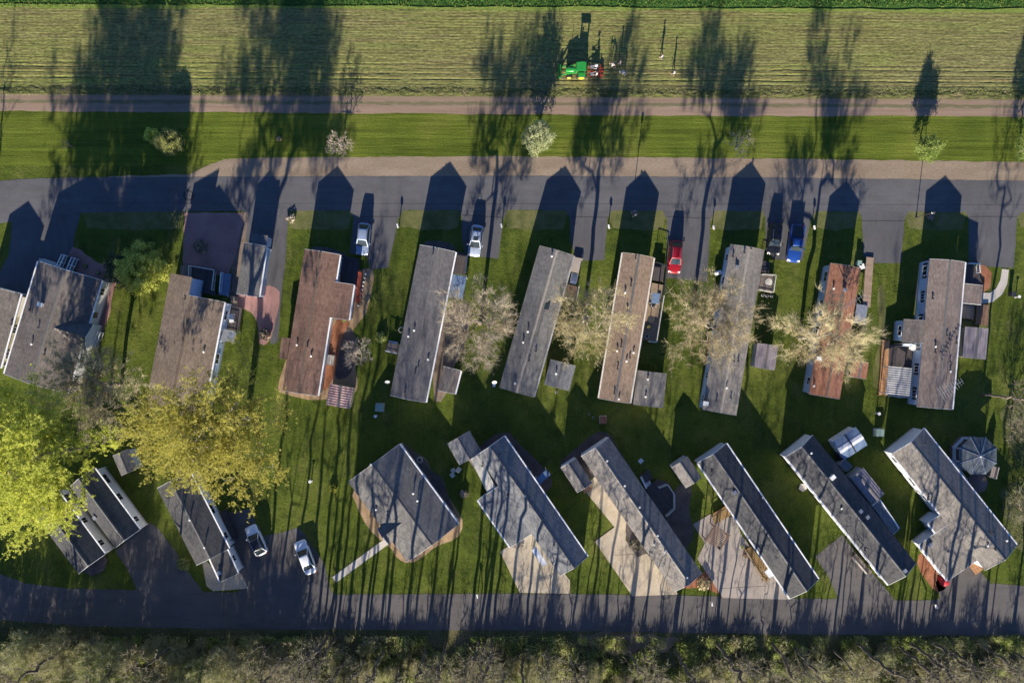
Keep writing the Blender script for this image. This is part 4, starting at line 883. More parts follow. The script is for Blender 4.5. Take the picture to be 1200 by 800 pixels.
def car(label, kind, paint, px, py, front, L=4.6, W=1.85, roofc=None, cat='car', name='parked_car', z=.012):
    x, y = G(px, py, .8); fx, fy = front; a = math.atan2(-fx, -fy)      # front: pixel direction of the nose
    a = math.atan2(fy, fx)                                             # py grows downwards
    ang = math.atan2(-fy, fx)-math.pi/2
    r = empty(name, (x, y, z), ang, label, cat); P = PAINT[paint]; RP = PAINT[roofc or paint]; hw = W/2; f = L/2
    hh = {'suv': 1.02, 'hatch': .95, 'sedan': .93, 'pickup': 1.08}[kind]; top = {'suv': 1.68, 'hatch': 1.5, 'sedan': 1.44, 'pickup': 1.82}[kind]
    tail = {'suv': .99, 'hatch': .97, 'sedan': .95, 'pickup': .98}[kind]*hh
    st = [(f, hw*.52, .32, .60), (f-.06, hw*.74, .26, .68), (f-.2, hw*.87, .22, .76), (f-.5, hw*.96, .20, .86), (f-1.15, hw, .20, hh-.04), (0, hw, .20, hh), (-f+1.1, hw, .20, hh), (-f+.5, hw*.97, .22, tail), (-f+.25, hw*.92, .24, tail-.02), (-f+.10, hw*.82, .28, tail-.06), (-f, hw*.62, .34, tail-.14)]
    mb = loft(MB(), st, BP)
    g = {'suv': (f-1.2, -f+.22, f-2.0, -f+.95), 'hatch': (f-1.15, -f+.35, f-2.0, -f+.95), 'sedan': (f-1.25, -f+.70, f-2.05, -f+1.45), 'pickup': (f-1.55, -.75, f-2.15, -.45)}[kind]
    bw, tw = hw*.90, hw*.70; zb = hh-.05
    B = [(-bw, g[0], zb), (bw, g[0], zb), (bw, g[1], zb), (-bw, g[1], zb)]; T = [(-tw, g[2], top-.05), (tw, g[2], top-.05), (tw, g[3], top-.05), (-tw, g[3], top-.05)]
    mb.add(B+T, [(0,1,5,4),(1,2,6,5),(2,3,7,6),(3,0,4,7),(4,5,6,7)])
    body = mb.build('body', P, r, smooth=False)
    for p in body.data.polygons: p.use_smooth = len(p.vertices) == 4 and p.index < (len(st)-1)*len(BP)
    rp = [(g[2]+.02, tw*.92, top-.045, top-.02), (g[2]-.15, tw*.99, top-.045, top+.01), ((g[2]+g[3])/2, tw, top-.045, top+.03), (g[3]+.15, tw*.98, top-.045, top+.01), (g[3]-.02, tw*.90, top-.045, top-.015)]
    loft(MB(), rp, [(-1,0),(-.98,.5),(-.8,.9),(0,1),(.8,.9),(.98,.5),(1,0)]).build('roof', RP, r, smooth=True)
    pane([B[0], B[1], T[1], T[0]], .10, .004).build('windshield', M['glass'], r)
    pane([B[2], B[3], T[3], T[2]], .14, .004).build('rear_window', M['glass'], r)
    pane([B[1], B[2], T[2], T[1]], .12, .004).build('side_window', M['glass'], r); pane([B[3], B[0], T[0], T[3]], .12, .004).build('side_window', M['glass'], r)
    if kind == 'suv' or (kind == 'hatch'):
        for s_ in (-1, 1): MB().bar((s_*tw*.86, g[2]-.15, top+.06), (s_*tw*.86, g[3]+.1, top+.06), .04, .035).build('roof_rail', M['chrome'], r)
    if kind == 'hatch': MB().box(-tw*.5, tw*.5, (g[2]+g[3])/2-.0, (g[2]+g[3])/2+.6, top+.018, top+.034).build('sunroof', M['glass'], r)
    if kind == 'pickup':
        MB().box(-hw*.8, hw*.8, -f+.15, -.85, hh-.01, hh+.035).build('bed_cover', M['dark'], r)
        for s_ in (-1, 1): MB().box(*sorted((s_*hw*.82, s_*hw*.97)), -f+.1, -.80, hh-.06, hh+.06).build('bed_rail', P, r)
    for s_ in (-1, 1):
        mb = MB(); mb.add([(s_*hw*.50, f-.06, .55), (s_*hw*.86, f-.16, .55), (s_*hw*.86, f-.24, .75), (s_*hw*.50, f-.14, .75), (s_*hw*.50, f+.0, .56), (s_*hw*.88, f-.10, .56), (s_*hw*.90, f-.34, .79), (s_*hw*.50, f-.24, .775)], [(0,1,2,3),(4,5,6,7),(0,1,5,4),(1,2,6,5),(2,3,7,6),(3,0,4,7)]); mb.build('headlight', M['lamp_glass'], r)
        MB().box(*sorted((s_*hw*.62, s_*hw*.90)), -f-.01, -f+.12, tail-.30, tail-.12).build('taillight', M['taillamp'], r)
        MB().box(*sorted((s_*(hw+.01), s_*(hw+.20))), g[0]-.45, g[0]-.28, zb+.02, zb+.17).build('wing_mirror', P, r)
        for yy in (f-.85, -f+.88):
            w_ = MB().tube((s_*(hw-.20), yy, .34), (s_*(hw+.015), yy, .34), .34, n=18).build('wheel', M['tyre'], r)
            MB().tube((s_*(hw+.017), yy, .34), (s_*(hw+.030), yy, .34), .21, .16, n=12).build('rim', M['rim'], w_)
    MB().box(-hw*.55, hw*.55, f-.03, f+.03, .28, .42).build('bumper', M['dark'], r)
    MB().box(-.26, .26, -f-.02, -f-.0, .62, .74).build('number_plate', M['plastic'], r)
    return r
car('silver blue sport utility car beside the red brown roofed home', 'suv', 'silver', 425.5, 280, (-.10, 1), 4.5)
car('pale silver hatchback on the drive right of the white guttered dark grey home', 'hatch', 'pale', 557.5, 282, (-.14, 1), 4.4)
car('bright red car parked alone on its asphalt drive', 'suv', 'red', 791.5, 301, (-.08, 1), 4.6)
car('black sport utility car parked left of the blue pickup', 'suv', 'black', 908, 280, (-.10, 1), 4.5)
car('blue pickup truck with pale nose parked right of the black car', 'pickup', 'blue', 932.5, 285, (-.12, 1), 5.3, 1.95, cat='pickup truck', name='pickup_truck')
car('white car with black roof parked beside the house near the olive yellow tree', 'suv', 'white', 300, 633, (-.42, -.9), 4.4, roofc='black')
car('all white sedan parked on the right of the lower left drive', 'sedan', 'white', 357.5, 653, (-.36, -.93), 4.9)

# tractor with planter
cx, cy = G(674.5, 85.5, 0); t = empty('tractor', (cx, cy, .03), 0, 'green farm tractor with yellow wheels and front loader in the tilled field', 'tractor')
G_ = M['tractor']
loft(MB(), [(-.0,.30,.75,1.35),(.1,.36,.7,1.45),(1.0,.38,.7,1.5),(1.7,.38,.7,1.5)], BP).xf(Matrix.Translation((-1.45,0,0)) @ Matrix.Rotation(R(-90), 4, 'Z')).build('hood', G_, t, smooth=True)
MB().box(-1.3,.95,-.28,.28,.5,.78).build('chassis', M['dark'], t)
for s_ in (-1, 1):
    w_ = MB().tube((.75,s_*.62,.72),(.75,s_*1.02,.72),.74,n=22).build('wheel', M['tyre'], t); MB().tube((.75,s_*.60,.72),(.75,s_*1.05,.72),.42,n=14).build('rim', M['yellow'], w_)
    w_ = MB().tube((-.95,s_*.60,.46),(-.95,s_*.88,.46),.46,n=18).build('wheel', M['tyre'], t); MB().tube((-.95,s_*.58,.46),(-.95,s_*.90,.46),.26,n=12).build('rim', M['yellow'], w_)
    mb = MB(); mb.box(.25,1.25,*sorted((s_*.50,s_*1.03)),1.47,1.53); mb.build('fender', G_, t)
    mb = MB(); mb.bar((-.1,s_*.55,1.5),(-1.3,s_*.55,1.15),.10,.14); mb.bar((-1.3,s_*.55,1.15),(-2.15,s_*.55,.5),.10,.14); mb.build('loader_arm', G_, t)
    for xx in (.12, 1.12): MB().bar((xx,s_*.48,1.2),(xx,s_*.48,2.42),.10,.10).build('canopy_post', M['dark'], t)
MB().extr([(-.62,0),(-.62,.06),(.62,.06),(.62,0)], -.0, 1.35).xf(Matrix.Translation((1.28,0,2.43)) @ Matrix.Rotation(R(90), 4, 'Z')).build('canopy', G_, t)
mb = MB(); mb.add([(-2.45,-.85,.15),(-2.10,-.85,.15),(-2.10,-.85,.85),(-2.2,-.85,.85),(-2.45,.85,.15),(-2.10,.85,.15),(-2.10,.85,.85),(-2.2,.85,.85)], [(0,1,2,3),(4,5,6,7),(0,1,5,4),(1,2,6,5),(2,3,7,6),(3,0,4,7)]); mb.build('loader_bucket', G_, t)
mb = MB(); mb.box(.3,.75,-.25,.25,.95,1.08); mb.box(.72,.80,-.25,.25,1.0,1.5); mb.build('seat', M['black'], t)
mb = MB(); mb.tube((-.05,0,1.35),(.15,0,1.55),.02); mb.tube((.14,0,1.54),(.16,0,1.57),.19,n=12); mb.build('steering_wheel', M['black'], t); MB().tube((-1.0,.22,1.4),(-1.0,.22,2.1),.04).build('exhaust', M['dark'], t)
cx2, cy2 = G(696.5, 85.5, 0); p = empty('transplanter', (cx2, cy2, .03), 0, 'red transplanter frame with pale trays hitched behind the green tractor', 'planter')
mb = MB(); mb.bar((-1.3,0,.55),(1.2,0,.55),.12,.12); mb.bar((-.5,-.9,.55),(-.5,.9,.55),.12,.12); mb.bar((.8,-.95,.55),(.8,.95,.55),.12,.12); mb.bar((-1.3,0,.55),(-.5,-.85,.55),.08,.08); mb.bar((-1.3,0,.55),(-.5,.85,.55),.08,.08); mb.build('frame', M['implement'], p)
for s_ in (-1, 1):
    mb = MB(); mb.box(.10,.45,s_*.45-.2,s_*.45+.2,.62,.68); mb.box(.42,.47,s_*.45-.2,s_*.45+.2,.68,1.0); mb.build('seat', M['implement'], p)
    MB().box(-.65,-.2,s_*.5-.22,s_*.5+.22,.92,1.0).build('seedling_tray', M['metal'], p); w_ = MB().tube((.95,s_*.45-.06,.28),(.95,s_*.45+.06,.28),.28,n=14).build('press_wheel', M['implement'], p); MB().tube((.95,s_*.45-.08,.28),(.95,s_*.45+.08,.28),.08,n=10).build('hub', M['dark'], w_)
    MB().bar((-.45,s_*.5,.6),(-.45,s_*.5,.93),.05,.05).build('tray_stand', M['implement'], p)

# ---------------------------------------------------------------- people in the field
SKIN = plain('skin_tone', (.50,.31,.22), .6, var=.05); HAIR = plain('hair_brown', (.05,.03,.02), .8); 
def cloth(n, c): return plain(n, c, .9, var=.08)
CL = {'white': cloth('white_shirt_cloth', (.72,.72,.72)), 'jeans': cloth('blue_jeans_cloth', (.06,.09,.17)), 'grey': cloth('grey_trouser_cloth', (.16,.16,.17)), 'pink': cloth('pale_pink_cloth', (.62,.46,.46)), 'straw': cloth('straw_hat', (.55,.46,.28)), 'dark': cloth('dark_trouser_cloth', (.04,.04,.05)), 'lblue': cloth('pale_blue_cloth', (.48,.56,.68))}
def skin_obj(name, nodes, edges, root_i, mat, parent, sub=1):
    bm = bmesh.new(); ly = bm.verts.layers.skin.verify(); vs = []
    for x, y, z, r_ in nodes: v = bm.verts.new((x, y, z)); v[ly].radius = (r_, r_); vs.append(v)
    vs[root_i][ly].use_root = True
    for a, b in edges: bm.edges.new((vs[a], vs[b]))
    me = bpy.data.meshes.new(name+'_cage'); bm.to_mesh(me); bm.free(); o = bpy.data.objects.new(name+'_cage', me); col.objects.link(o)
    o.modifiers.new('s', 'SKIN').use_smooth_shade = True; m2 = o.modifiers.new('u', 'SUBSURF'); m2.levels = m2.render_levels = sub
    bpy.context.view_layer.update(); dg = bpy.context.evaluated_depsgraph_get(); me2 = bpy.data.meshes.new_from_object(o.evaluated_get(dg)); me2.name = name
    bpy.data.objects.remove(o); me2.materials.clear(); me2.materials.append(mat); q = bpy.data.objects.new(name, me2); col.objects.link(q); q.parent = parent; return q
def person(label, x, y, z, ang, shirt, trousers, hat=None, pose='stand', s=1.):
    r = empty('person', (x, y, z), ang, label, 'person'); r.scale = (s, s, s)
    if pose == 'sit': P = dict(pel=(0,0,.12), wai=(0,-.02,.32), che=(0,.03,.52), nek=(0,.10,.70), hd=(0,.14,.84), k=lambda q: (q*.13,.42,.14), a=lambda q: (q*.14,.45,-.26), t=lambda q: (q*.15,.62,-.28), e=lambda q: (q*.27,.16,.38), w=lambda q: (q*.20,.40,.34))
    elif pose == 'bend': P = dict(pel=(0,-.08,.92), wai=(0,.06,1.05), che=(0,.26,1.14), nek=(0,.46,1.16), hd=(0,.60,1.12), k=lambda q: (q*.12,.02,.50), a=lambda q: (q*.13,-.04+q*.06,.08), t=lambda q: (q*.14,.12+q*.06,.04), e=lambda q: (q*.24,.38,.86), w=lambda q: (q*.15,.46,.60))
    else: P = dict(pel=(0,0,.92), wai=(0,.01,1.08), che=(0,.0,1.28), nek=(0,.02,1.47), hd=(0,.05,1.60), k=lambda q: (q*.11,.04+q*.10,.50), a=lambda q: (q*.11,-.04+q*.20,.09), t=lambda q: (q*.12,.12+q*.20,.04), e=lambda q: (q*.27,-.02-q*.08,1.10), w=lambda q: (q*.27,.12-q*.14,.88))
    nd = []; ed = []
    def nn(p, r_, par=None):
        nd.append((*p, r_)); i = len(nd)-1
        if par is not None: ed.append((par, i))
        return i
    pel = nn(P['pel'], .13); wai = nn(P['wai'], .115, pel); che = nn(P['che'], .13, wai); nek = nn(P['nek'], .055, che)
    hd = P['hd']; h0 = nn(lerp3(P['nek'], hd, .55), .065, nek); h1 = nn(hd, .095, h0); up = Vector(hd)-Vector(P['nek']); up.normalize(); h2 = nn(tuple(Vector(hd)+up*.10), .075, h1)
    fw = Vector((0, up.z, -up.y)); nn(tuple(Vector(hd)+fw*.105-up*.01), .018, h1)        # nose
    arms = []; legs = []
    for q in (-1, 1):
        sh = nn((q*.17, P['che'][1]+(.10 if pose == 'bend' else .02), P['che'][2]+(.04 if pose == 'bend' else .10)), .060, che); el = nn(P['e'](q), .042, sh); wr = nn(P['w'](q), .028, el)
        d = (Vector(P['w'](q))-Vector(P['e'](q))).normalized(); pm = Vector(P['w'](q))+d*.07; pi_ = nn(tuple(pm), .030, wr); u = d.cross(Vector((1, 0, 0))).normalized()
        for k, ln in enumerate((.065, .08, .075, .055)):
            o = (k-1.5)*.022; a_ = nn(tuple(pm+d*.035+u*o), .010, pi_); nn(tuple(pm+d*(.035+ln)+u*o*1.2+Vector((-q*.015, 0, 0))), .008, a_)
        b_ = nn(tuple(pm-d*.01+u*.045), .011, pi_); nn(tuple(pm+d*.03+u*.065), .009, b_)
        arms.append((sh, el, wr))
        hp = nn((q*.09, P['pel'][1], P['pel'][2]-.05), .095, pel); kn = nn(P['k'](q), .062, hp); an = nn(P['a'](q), .040, kn); nn(P['t'](q), .035, an); legs.append((hp, kn, an))
    skin_obj('body', nd, ed, 0, SKIN, r)
    def sub(name, idx, links, grow, mat):
        mp = {j: i for i, j in enumerate(idx)}; skin_obj(name, [(*nd[j][:3], nd[j][3]+grow) for j in idx], [(mp[a], mp[b]) for a, b in links], 0, mat, r)
    sub('shirt', [che, wai, nek, arms[0][0], arms[0][1], arms[1][0], arms[1][1]], [(che, wai), (che, nek), (che, arms[0][0]), (arms[0][0], arms[0][1]), (che, arms[1][0]), (arms[1][0], arms[1][1])], .018, CL[shirt])
    sub('trousers', [pel, wai, *legs[0], *legs[1]], [(pel, wai), (pel, legs[0][0]), (legs[0][0], legs[0][1]), (legs[0][1], legs[0][2]), (pel, legs[1][0]), (legs[1][0], legs[1][1]), (legs[1][1], legs[1][2])], .016, CL[trousers])
    c = Vector(hd)+up*.055-fw*.02; mb = MB(); mb.sphere((0,0,0), .112, .118, .10); mb.xf(Matrix.Translation(c) @ up.to_track_quat('Z', 'Y').to_matrix().to_4x4()); mb.build('hair', HAIR, r, smooth=True)
    for q in (-1, 1): MB().sphere(tuple(Vector(hd)+fw*.088+up*.018+Vector((q*.034, 0, 0))), .012, n=6, k=4).build('eye', M['black'], r)
    if hat:
        mb = MB(); mb.tube((0,0,.04),(0,0,.055),.22,n=16); mb.tube((0,0,.05),(0,0,.14),.125,.10,n=14); mb.xf(Matrix.Translation(c) @ up.to_track_quat('Z', 'Y').to_matrix().to_4x4()); mb.build('hat', CL[hat], r)
    return r
for lab, px, py, a, sh, tr, ht, ps in (
    ('person in white shirt and straw hat bent over nearest behind the planter', 719.5, 79.5, 1.3, 'white', 'dark', 'straw', 'bend'),
    ('person in pale clothes standing between two others behind the planter', 726, 76, 1.6, 'pink', 'grey', None, 'stand'),
    ('person in white shirt bending at the furrow below two other walkers', 731.5, 88, 1.5, 'white', 'jeans', 'white', 'bend'),
    ('person in pale pink shirt walking highest up in the field', 774.5, 69, 1.2, 'pink', 'jeans', None, 'stand'),
    ('person in white shirt walking farthest right in the field', 788.5, 88, 1.4, 'white', 'dark', None, 'stand')):
    x, y = G(px, py); person(lab, x, y, .06, a, sh, tr, ht, ps)
person('seated person in pale blue shirt on the far seat of the red planter', cx2+.27, cy2+.45, .73, 1.57, 'lblue', 'grey', 'white', 'sit')
person('seated person in white shirt on the near seat of the red planter', cx2+.27, cy2-.45, .73, 1.57, 'white', 'dark', None, 'sit')
person('driver in dark trousers seated under the green tractor canopy', cx+.5, cy, 1.12, 1.57, 'lblue', 'dark', None, 'sit')

# ---------------------------------------------------------------- small things
def lamp(px, py, label, h_=4.3):
    x, y = G(px, py); r = empty('street_lamp', (x, y, 0), 0, label, 'street lamp', 'street lamps along the upper road')
    MB().tube((0,0,0),(0,0,h_),.06,.045,n=8).build('pole', M['dark'], r); MB().tube((0,0,0),(0,0,.25),.14,.10,n=8).build('base', M['dark'], r)
    mb = MB(); mb.tube((0,0,h_),(0,0,h_+.1),.08,.18,n=10); mb.tube((0,0,h_+.1),(0,0,h_+.4),.18,.14,n=10); mb.build('lantern', M['lamp_glass'], r); mb = MB(); mb.tube((0,0,h_+.403),(0,0,h_+.52),.26,.05,n=10); mb.build('lamp_cap', M['dark'], r)
lamp(739, 257, 'post lamp in front of the tan home, red and white blossom at its foot')
lamp(1073.5, 255, 'post lamp on the verge left of the large taupe home')
def box_thing(name, label, cat, px, py, w_, d_, h_, mat, rz=0, lid=None, group=None):
    x, y = G(px, py); r = empty(name, (x, y, .01), rz, label, cat, group)
    MB().box(-w_/2, w_/2, -d_/2, d_/2, 0, h_).build('cabinet', M[mat], r); MB().box(-w_/2-.03, w_/2+.03, -d_/2-.03, d_/2+.03, h_+.002, h_+.06).build('lid', M[lid or mat], r)
    MB().box(-w_/2+.06, w_/2-.06, -d_/2-.02, -d_/2-.003, .08, h_-.08).build('hatch', M[lid or mat], r); MB().box(-w_/2-.1, w_/2+.1, -d_/2-.1, d_/2+.1, -.01, .05).build('plinth', M['concrete2'], r); return r
box_thing('utility_cabinet', 'green grey utility cabinet on the lawn below the dark grey home', 'utility box', 445.5, 477, 1.0, 1.0, .9, 'green_box', -.05)
box_thing('utility_cabinet', 'green grey utility cabinet below the orange deck of the large taupe home', 'utility box', 1028, 506, 1.0, .95, .9, 'green_box', .0)
box_thing('utility_cabinet', 'brick red utility cabinet on the dark lawn below the tan home', 'utility box', 706.5, 491.5, .85, .95, .8, 'r_rust', .0)
def pot(name, label, cat, px, py, r_, h_, mat, plant=None, group=None):
    x, y = G(px, py); r = empty(name, (x, y, .01), 0, label, cat, group); mb = MB(); mb.tube((0,0,0),(0,0,h_),r_*.75,r_,n=10); mb.build('bowl', M[mat], r)
    MB().tube((0,0,h_+.001),(0,0,h_+.02),r_*.85,n=10).build('soil', M['black'] if not plant else M[plant], r); return r
def bird_bath(label, px, py):
    x, y = G(px, py); r = empty('bird_bath', (x, y, .01), 0, label, 'bird bath'); mb = MB(); mb.tube((0,0,0),(0,0,.06),.18,.14,n=10); mb.tube((0,0,.06),(0,0,.75),.07,n=8); mb.build('stem', M['concrete2'], r)
    mb = MB(); mb.tube((0,0,.75),(0,0,.88),.10,.22,n=14); mb.build('bowl', M['plastic'], r)
bird_bath('white bird bath on the lawn between the two middle upper homes', 579, 451); bird_bath('white bird bath just below the green grey cabinet left', 441, 487)
bird_bath('white bird bath above the green grey cabinet on the right', 1027, 484); bird_bath('white bird bath on the lawn right of the white sedan drive', 365, 563)
bird_bath('white bird bath beside the walkway bed of the large taupe home', 1190, 348)
def chair(label, px, py, a, mat='plastic', group=None):
    x, y = G(px, py); r = empty('garden_chair', (x, y, .01), a, label, 'chair', group)
    MB().box(-.26,.26,-.25,.25,.40,.44).build('seat', M[mat], r); MB().add([(-.26,.25,.44),(.26,.25,.44),(.26,.38,.92),(-.26,.38,.92),(-.26,.29,.44),(.26,.29,.44),(.26,.42,.92),(-.26,.42,.92)], [(0,1,2,3),(4,5,6,7),(0,1,5,4),(1,2,6,5),(2,3,7,6),(3,0,4,7)]).build('backrest', M[mat], r)
    for sx in (-1, 1):
        MB().box(sx*.28-.03, sx*.28+.03, -.24, .3, .62, .66).build('armrest', M[mat], r)
        for sy in (-1, 1): MB().box(sx*.23-.025, sx*.23+.025, sy*.22-.025, sy*.22+.025, 0, .397).build('leg', M[mat], r)
g_ = 'pale garden chairs by the blue grey home shed'
for i, (a, b, c_, lab) in enumerate(((532,551,.6,'upper pale chair of the cluster beside the gabled blue grey shed'), (538,549,2.5,'pale chair nearest the shed corner in the garden cluster'), (530,556,-1.,'lowest pale chair of the cluster beside the gabled blue grey shed'))): chair(lab, a, b, c_, 'rail', g_)
for i, (a, b, c_, lab) in enumerate(((376.5,322,.2,'left one of two dark chairs on the fenced dark deck'),)): pass
chair('white chair standing alone on dark grass right of the long grey home', 750.5, 539.5, .8); chair('white chair beside the front door step of the tan home deck', 765.5, 358, 2.)
def table(label, px, py, z, r_, mat, name='garden_table', umb=None):
    x, y = G(px, py, z); r = empty(name, (x, y, z), 0, label, 'table'); MB().tube((0,0,.70),(0,0,.74),r_,n=18).build('table_top', M[mat], r); MB().tube((0,0,0),(0,0,.699),.05,n=8).build('leg', M[mat], r); MB().tube((0,0,0),(0,0,.05),.25,n=12).build('foot', M[mat], r)
table('round white table on the grey hot tub deck right of the stone grey home', 899, 331, .6, .5, 'rail'); table('round dark table on the tan home side deck', 762, 374, .5, .5, 'dark'); 
table('round white table near the striped carport of the large taupe home', 1067, 407, .6, .45, 'plastic')
x, y = G(1146, 566, 2.2); r = empty('parasol', (x, y, .01), 0, 'brown garden parasol standing below the octagonal gazebo', 'parasol')
mb = MB(); n = 8; mb.add([(1.5*math.cos(R(45*k)), 1.5*math.sin(R(45*k)), 2.05) for k in range(n)]+[(1.5*math.cos(R(45*k)), 1.5*math.sin(R(45*k)), 2.02) for k in range(n)]+[(0,0,2.55),(0,0,2.5)], [(k,(k+1)%n,2*n) for k in range(n)]+[(n+(k+1)%n,n+k,2*n+1) for k in range(n)]+[(k,n+k,n+(k+1)%n,(k+1)%n) for k in range(n)]); mb.build('canopy', M['brown_um'], r)
MB().tube((0,0,0),(0,0,2.5),.03).build('pole', M['metal'], r); MB().tube((0,0,0),(0,0,.08),.3,n=12).build('foot', M['concrete2'], r)
def grill(label, px, py, mat, w_=1.1, z=.02):
    x, y = G(px, py); r = empty('covered_grill', (x, y, z), .3, label, 'grill'); loft(MB(), [(-.6,.35,0,.9),(-.5,.5,0,1.05),(.5,.5,0,1.05),(.6,.35,0,.9)], BP).build('cover', M[mat], r, smooth=True)
    MB().box(-.04,.04,-.70,-.60,.75,.82).build('handle', M['metal'], r)
grill('red covered grill at the front corner of the largest lower row home', 1103.5, 679, 'red'); grill('black covered grill between the white square shed and the charcoal home', 982, 533, 'black')
def mailbox(label, px, py, mat='plastic', z=.02, group=None):
    x, y = G(px, py); r = empty('mailbox', (x, y, z), .2, label, 'mailbox', group); MB().box(-.05,.05,-.05,.05,0,1.05).build('post', M['wood'], r)
    mb = MB(); mb.extr([(-.12,1.053),(.12,1.053),(.12,1.22),(.08,1.30),(0,1.33),(-.08,1.30),(-.12,1.22)], -.27, .27); mb.build('box', M[mat], r); MB().box(.123,.14,-.1,.05,1.15,1.3).build('flag', M['red'], r)
mailbox('mailbox at the road edge below the charcoal home with rust bed', 832, 704); mailbox('mailbox at the road edge below the largest lower row home', 1092, 707)
mailbox('mailbox on the verge left of the red car drive', 712.5, 267); mailbox('mailbox on the verge corner left of the pale stone home', 834, 268)
mailbox('mailbox on the verge right of the blue pickup drive', 951, 268); mailbox('mailbox on the verge beside the driveway of the white guttered home', 467.5, 266)
mailbox('mailbox on the verge between silver hatchback drive and mid grey home', 588, 266); mailbox('mailbox at the road below the grey double home lawn right edge', 560, 695)
def flower(label, px, py, mat, z=.02, sz=.5, cat='flower bush', name='flower_bush', n=90):
    x, y = G(px, py); rg = np.random.default_rng(int(px*7+py)); r = empty(name, (x, y, z), 0, label, cat)
    MB().tube((0,0,0),(.05,0,sz*.8),.03,.012).build('stem', M['bark'], r)
    d = rg.normal(size=(n, 3)); d /= np.linalg.norm(d, axis=1)[:, None]; c = d*sz*rg.uniform(.3, 1, (n, 1))**.5; c[:, 2] = np.abs(c[:, 2])*.8+.12; a = rg.normal(size=(n, 3))*.09; b = rg.normal(size=(n, 3))*.09
    v = np.stack([c-a, c-b, c+a, c+b], 1).reshape(-1, 3); np_mesh('blossom', v, np.arange(4*n).reshape(-1, 4), M[mat], r)
flower('pink and white flowering shrub on the verge before the tan home', 743, 250, 'f_pale'); flower('pale flower clump at the verge corner near the red brown home', 342, 257, 'f_pale', sz=.6)
flower('orange red shrub dot on the shaded mown strip', 327, 163, 'f_gold', sz=.35); flower('yellow flowering shrub on the lawn left of the broad grey double home', 391, 572, 'f_lime', sz=.55)
flower('pale flowering shrub on the verge left of the large taupe home', 1090, 254, 'f_pale', sz=.5); flower('low dark shrub in the middle of the pink stone bed', 236, 289, 'f_grey', sz=1.0, n=300)
flower('dark shrub in the red mulch bed beside the garage, lower end', 311, 392, 'f_grey', sz=.9, n=260); flower('orange leaved shrub in the corner bed above the lower road', 824, 683, 'f_gold', sz=1.0, n=260)
flower('dark shrub in the concrete cut out of the long grey home', 745, 638, 'f_grey', sz=.9, n=260); flower('leafy shrub at the corner of the olive yellow tree home', 216, 660, 'f_forest', sz=1.0, n=300)
flower('pale shrub on the grass below the gabled blue grey shed', 544, 578, 'f_pale', sz=.6); flower('green shrub at the left foot of the dark grey home', 447, 395, 'f_forest', sz=.8, n=240)
# white edging stones of the flower border by the red ramp
for k in range(9):
    x, y = G(428.5-k*1.1, 321+k*4.6); o = MB().sphere((0,0,.08), .17, .15, .12, 7, 5).build('edging_stone', M['plastic']); o.location = (x, y, .01)
    tag(o, ['topmost','second from top','third from top','fourth from top','middle','fourth from bottom','third from bottom','second from bottom','lowest'][k]+' white edging stone beside the red ramp', 'stone', 'white edging stones along the red ramp')
# propane tank, hose reel, bins
def tank(label, px, py, L_, r_, ang, z=.0):
    x, y = G(px, py); r = empty('propane_tank', (x, y, z), ang, label, 'gas tank')
    mb = MB(); n = 14; prev = [(-L_/2-r_*.5, .02), (-L_/2-r_*.35, r_*.6), (-L_/2, r_), (L_/2, r_), (L_/2+r_*.35, r_*.6), (L_/2+r_*.5, .02)]
    for (a0, r0), (a1, r1) in zip(prev[:-1], prev[1:]): mb.tube((a0,0,r_+.25), (a1,0,r_+.25), r0, r1, n=n, caps=False)
    mb.build('vessel', M['plastic'], r, smooth=True); MB().box(-.12,.12,-.12,.12,2*r_+.24,2*r_+.42).build('valve_cover', M['metal'], r)
    for s_ in (-1, 1): MB().box(s_*L_*.32-.06, s_*L_*.32+.06, -r_*.7, r_*.7, 0, .32).build('leg', M['dark'], r)
tank('small white propane tank beside the left wall of the pale stone home', 840.5, 320, .8, .3, .2); 
def bin_(label, px, py, mat, z=.01):
    x, y = G(px, py); r = empty('wheelie_bin', (x, y, z), random.Random(px).uniform(-.4, .4), label, 'bin'); mb = MB(); mb.add([(-.22,-.25,0),(.22,-.25,0),(.22,.25,0),(-.22,.25,0),(-.28,-.33,.95),(.28,-.33,.95),(.28,.33,.95),(-.28,.33,.95)], [(0,3,2,1),(4,5,6,7),(0,1,5,4),(1,2,6,5),(2,3,7,6),(3,0,4,7)]); mb.build('body', M[mat], r)
    MB().box(-.30,.30,-.36,.36,.953,1.0).build('lid', M[mat], r)
    for s_ in (-1, 1): MB().tube((s_*.24,.28,.1),(s_*.29,.28,.1),.1,n=10).build('wheel', M['black'], r)
bin_('dark bin standing by the curved path', 1183, 345, 'dark'); bin_('green bin at the rust red home front corner', 1004, 309, 'green_box'); bin_('white bin by the corner of the rust red home', 1007, 313, 'plastic')
bin_('dark bin by the pink bed of the double home', 128, 312, 'dark')

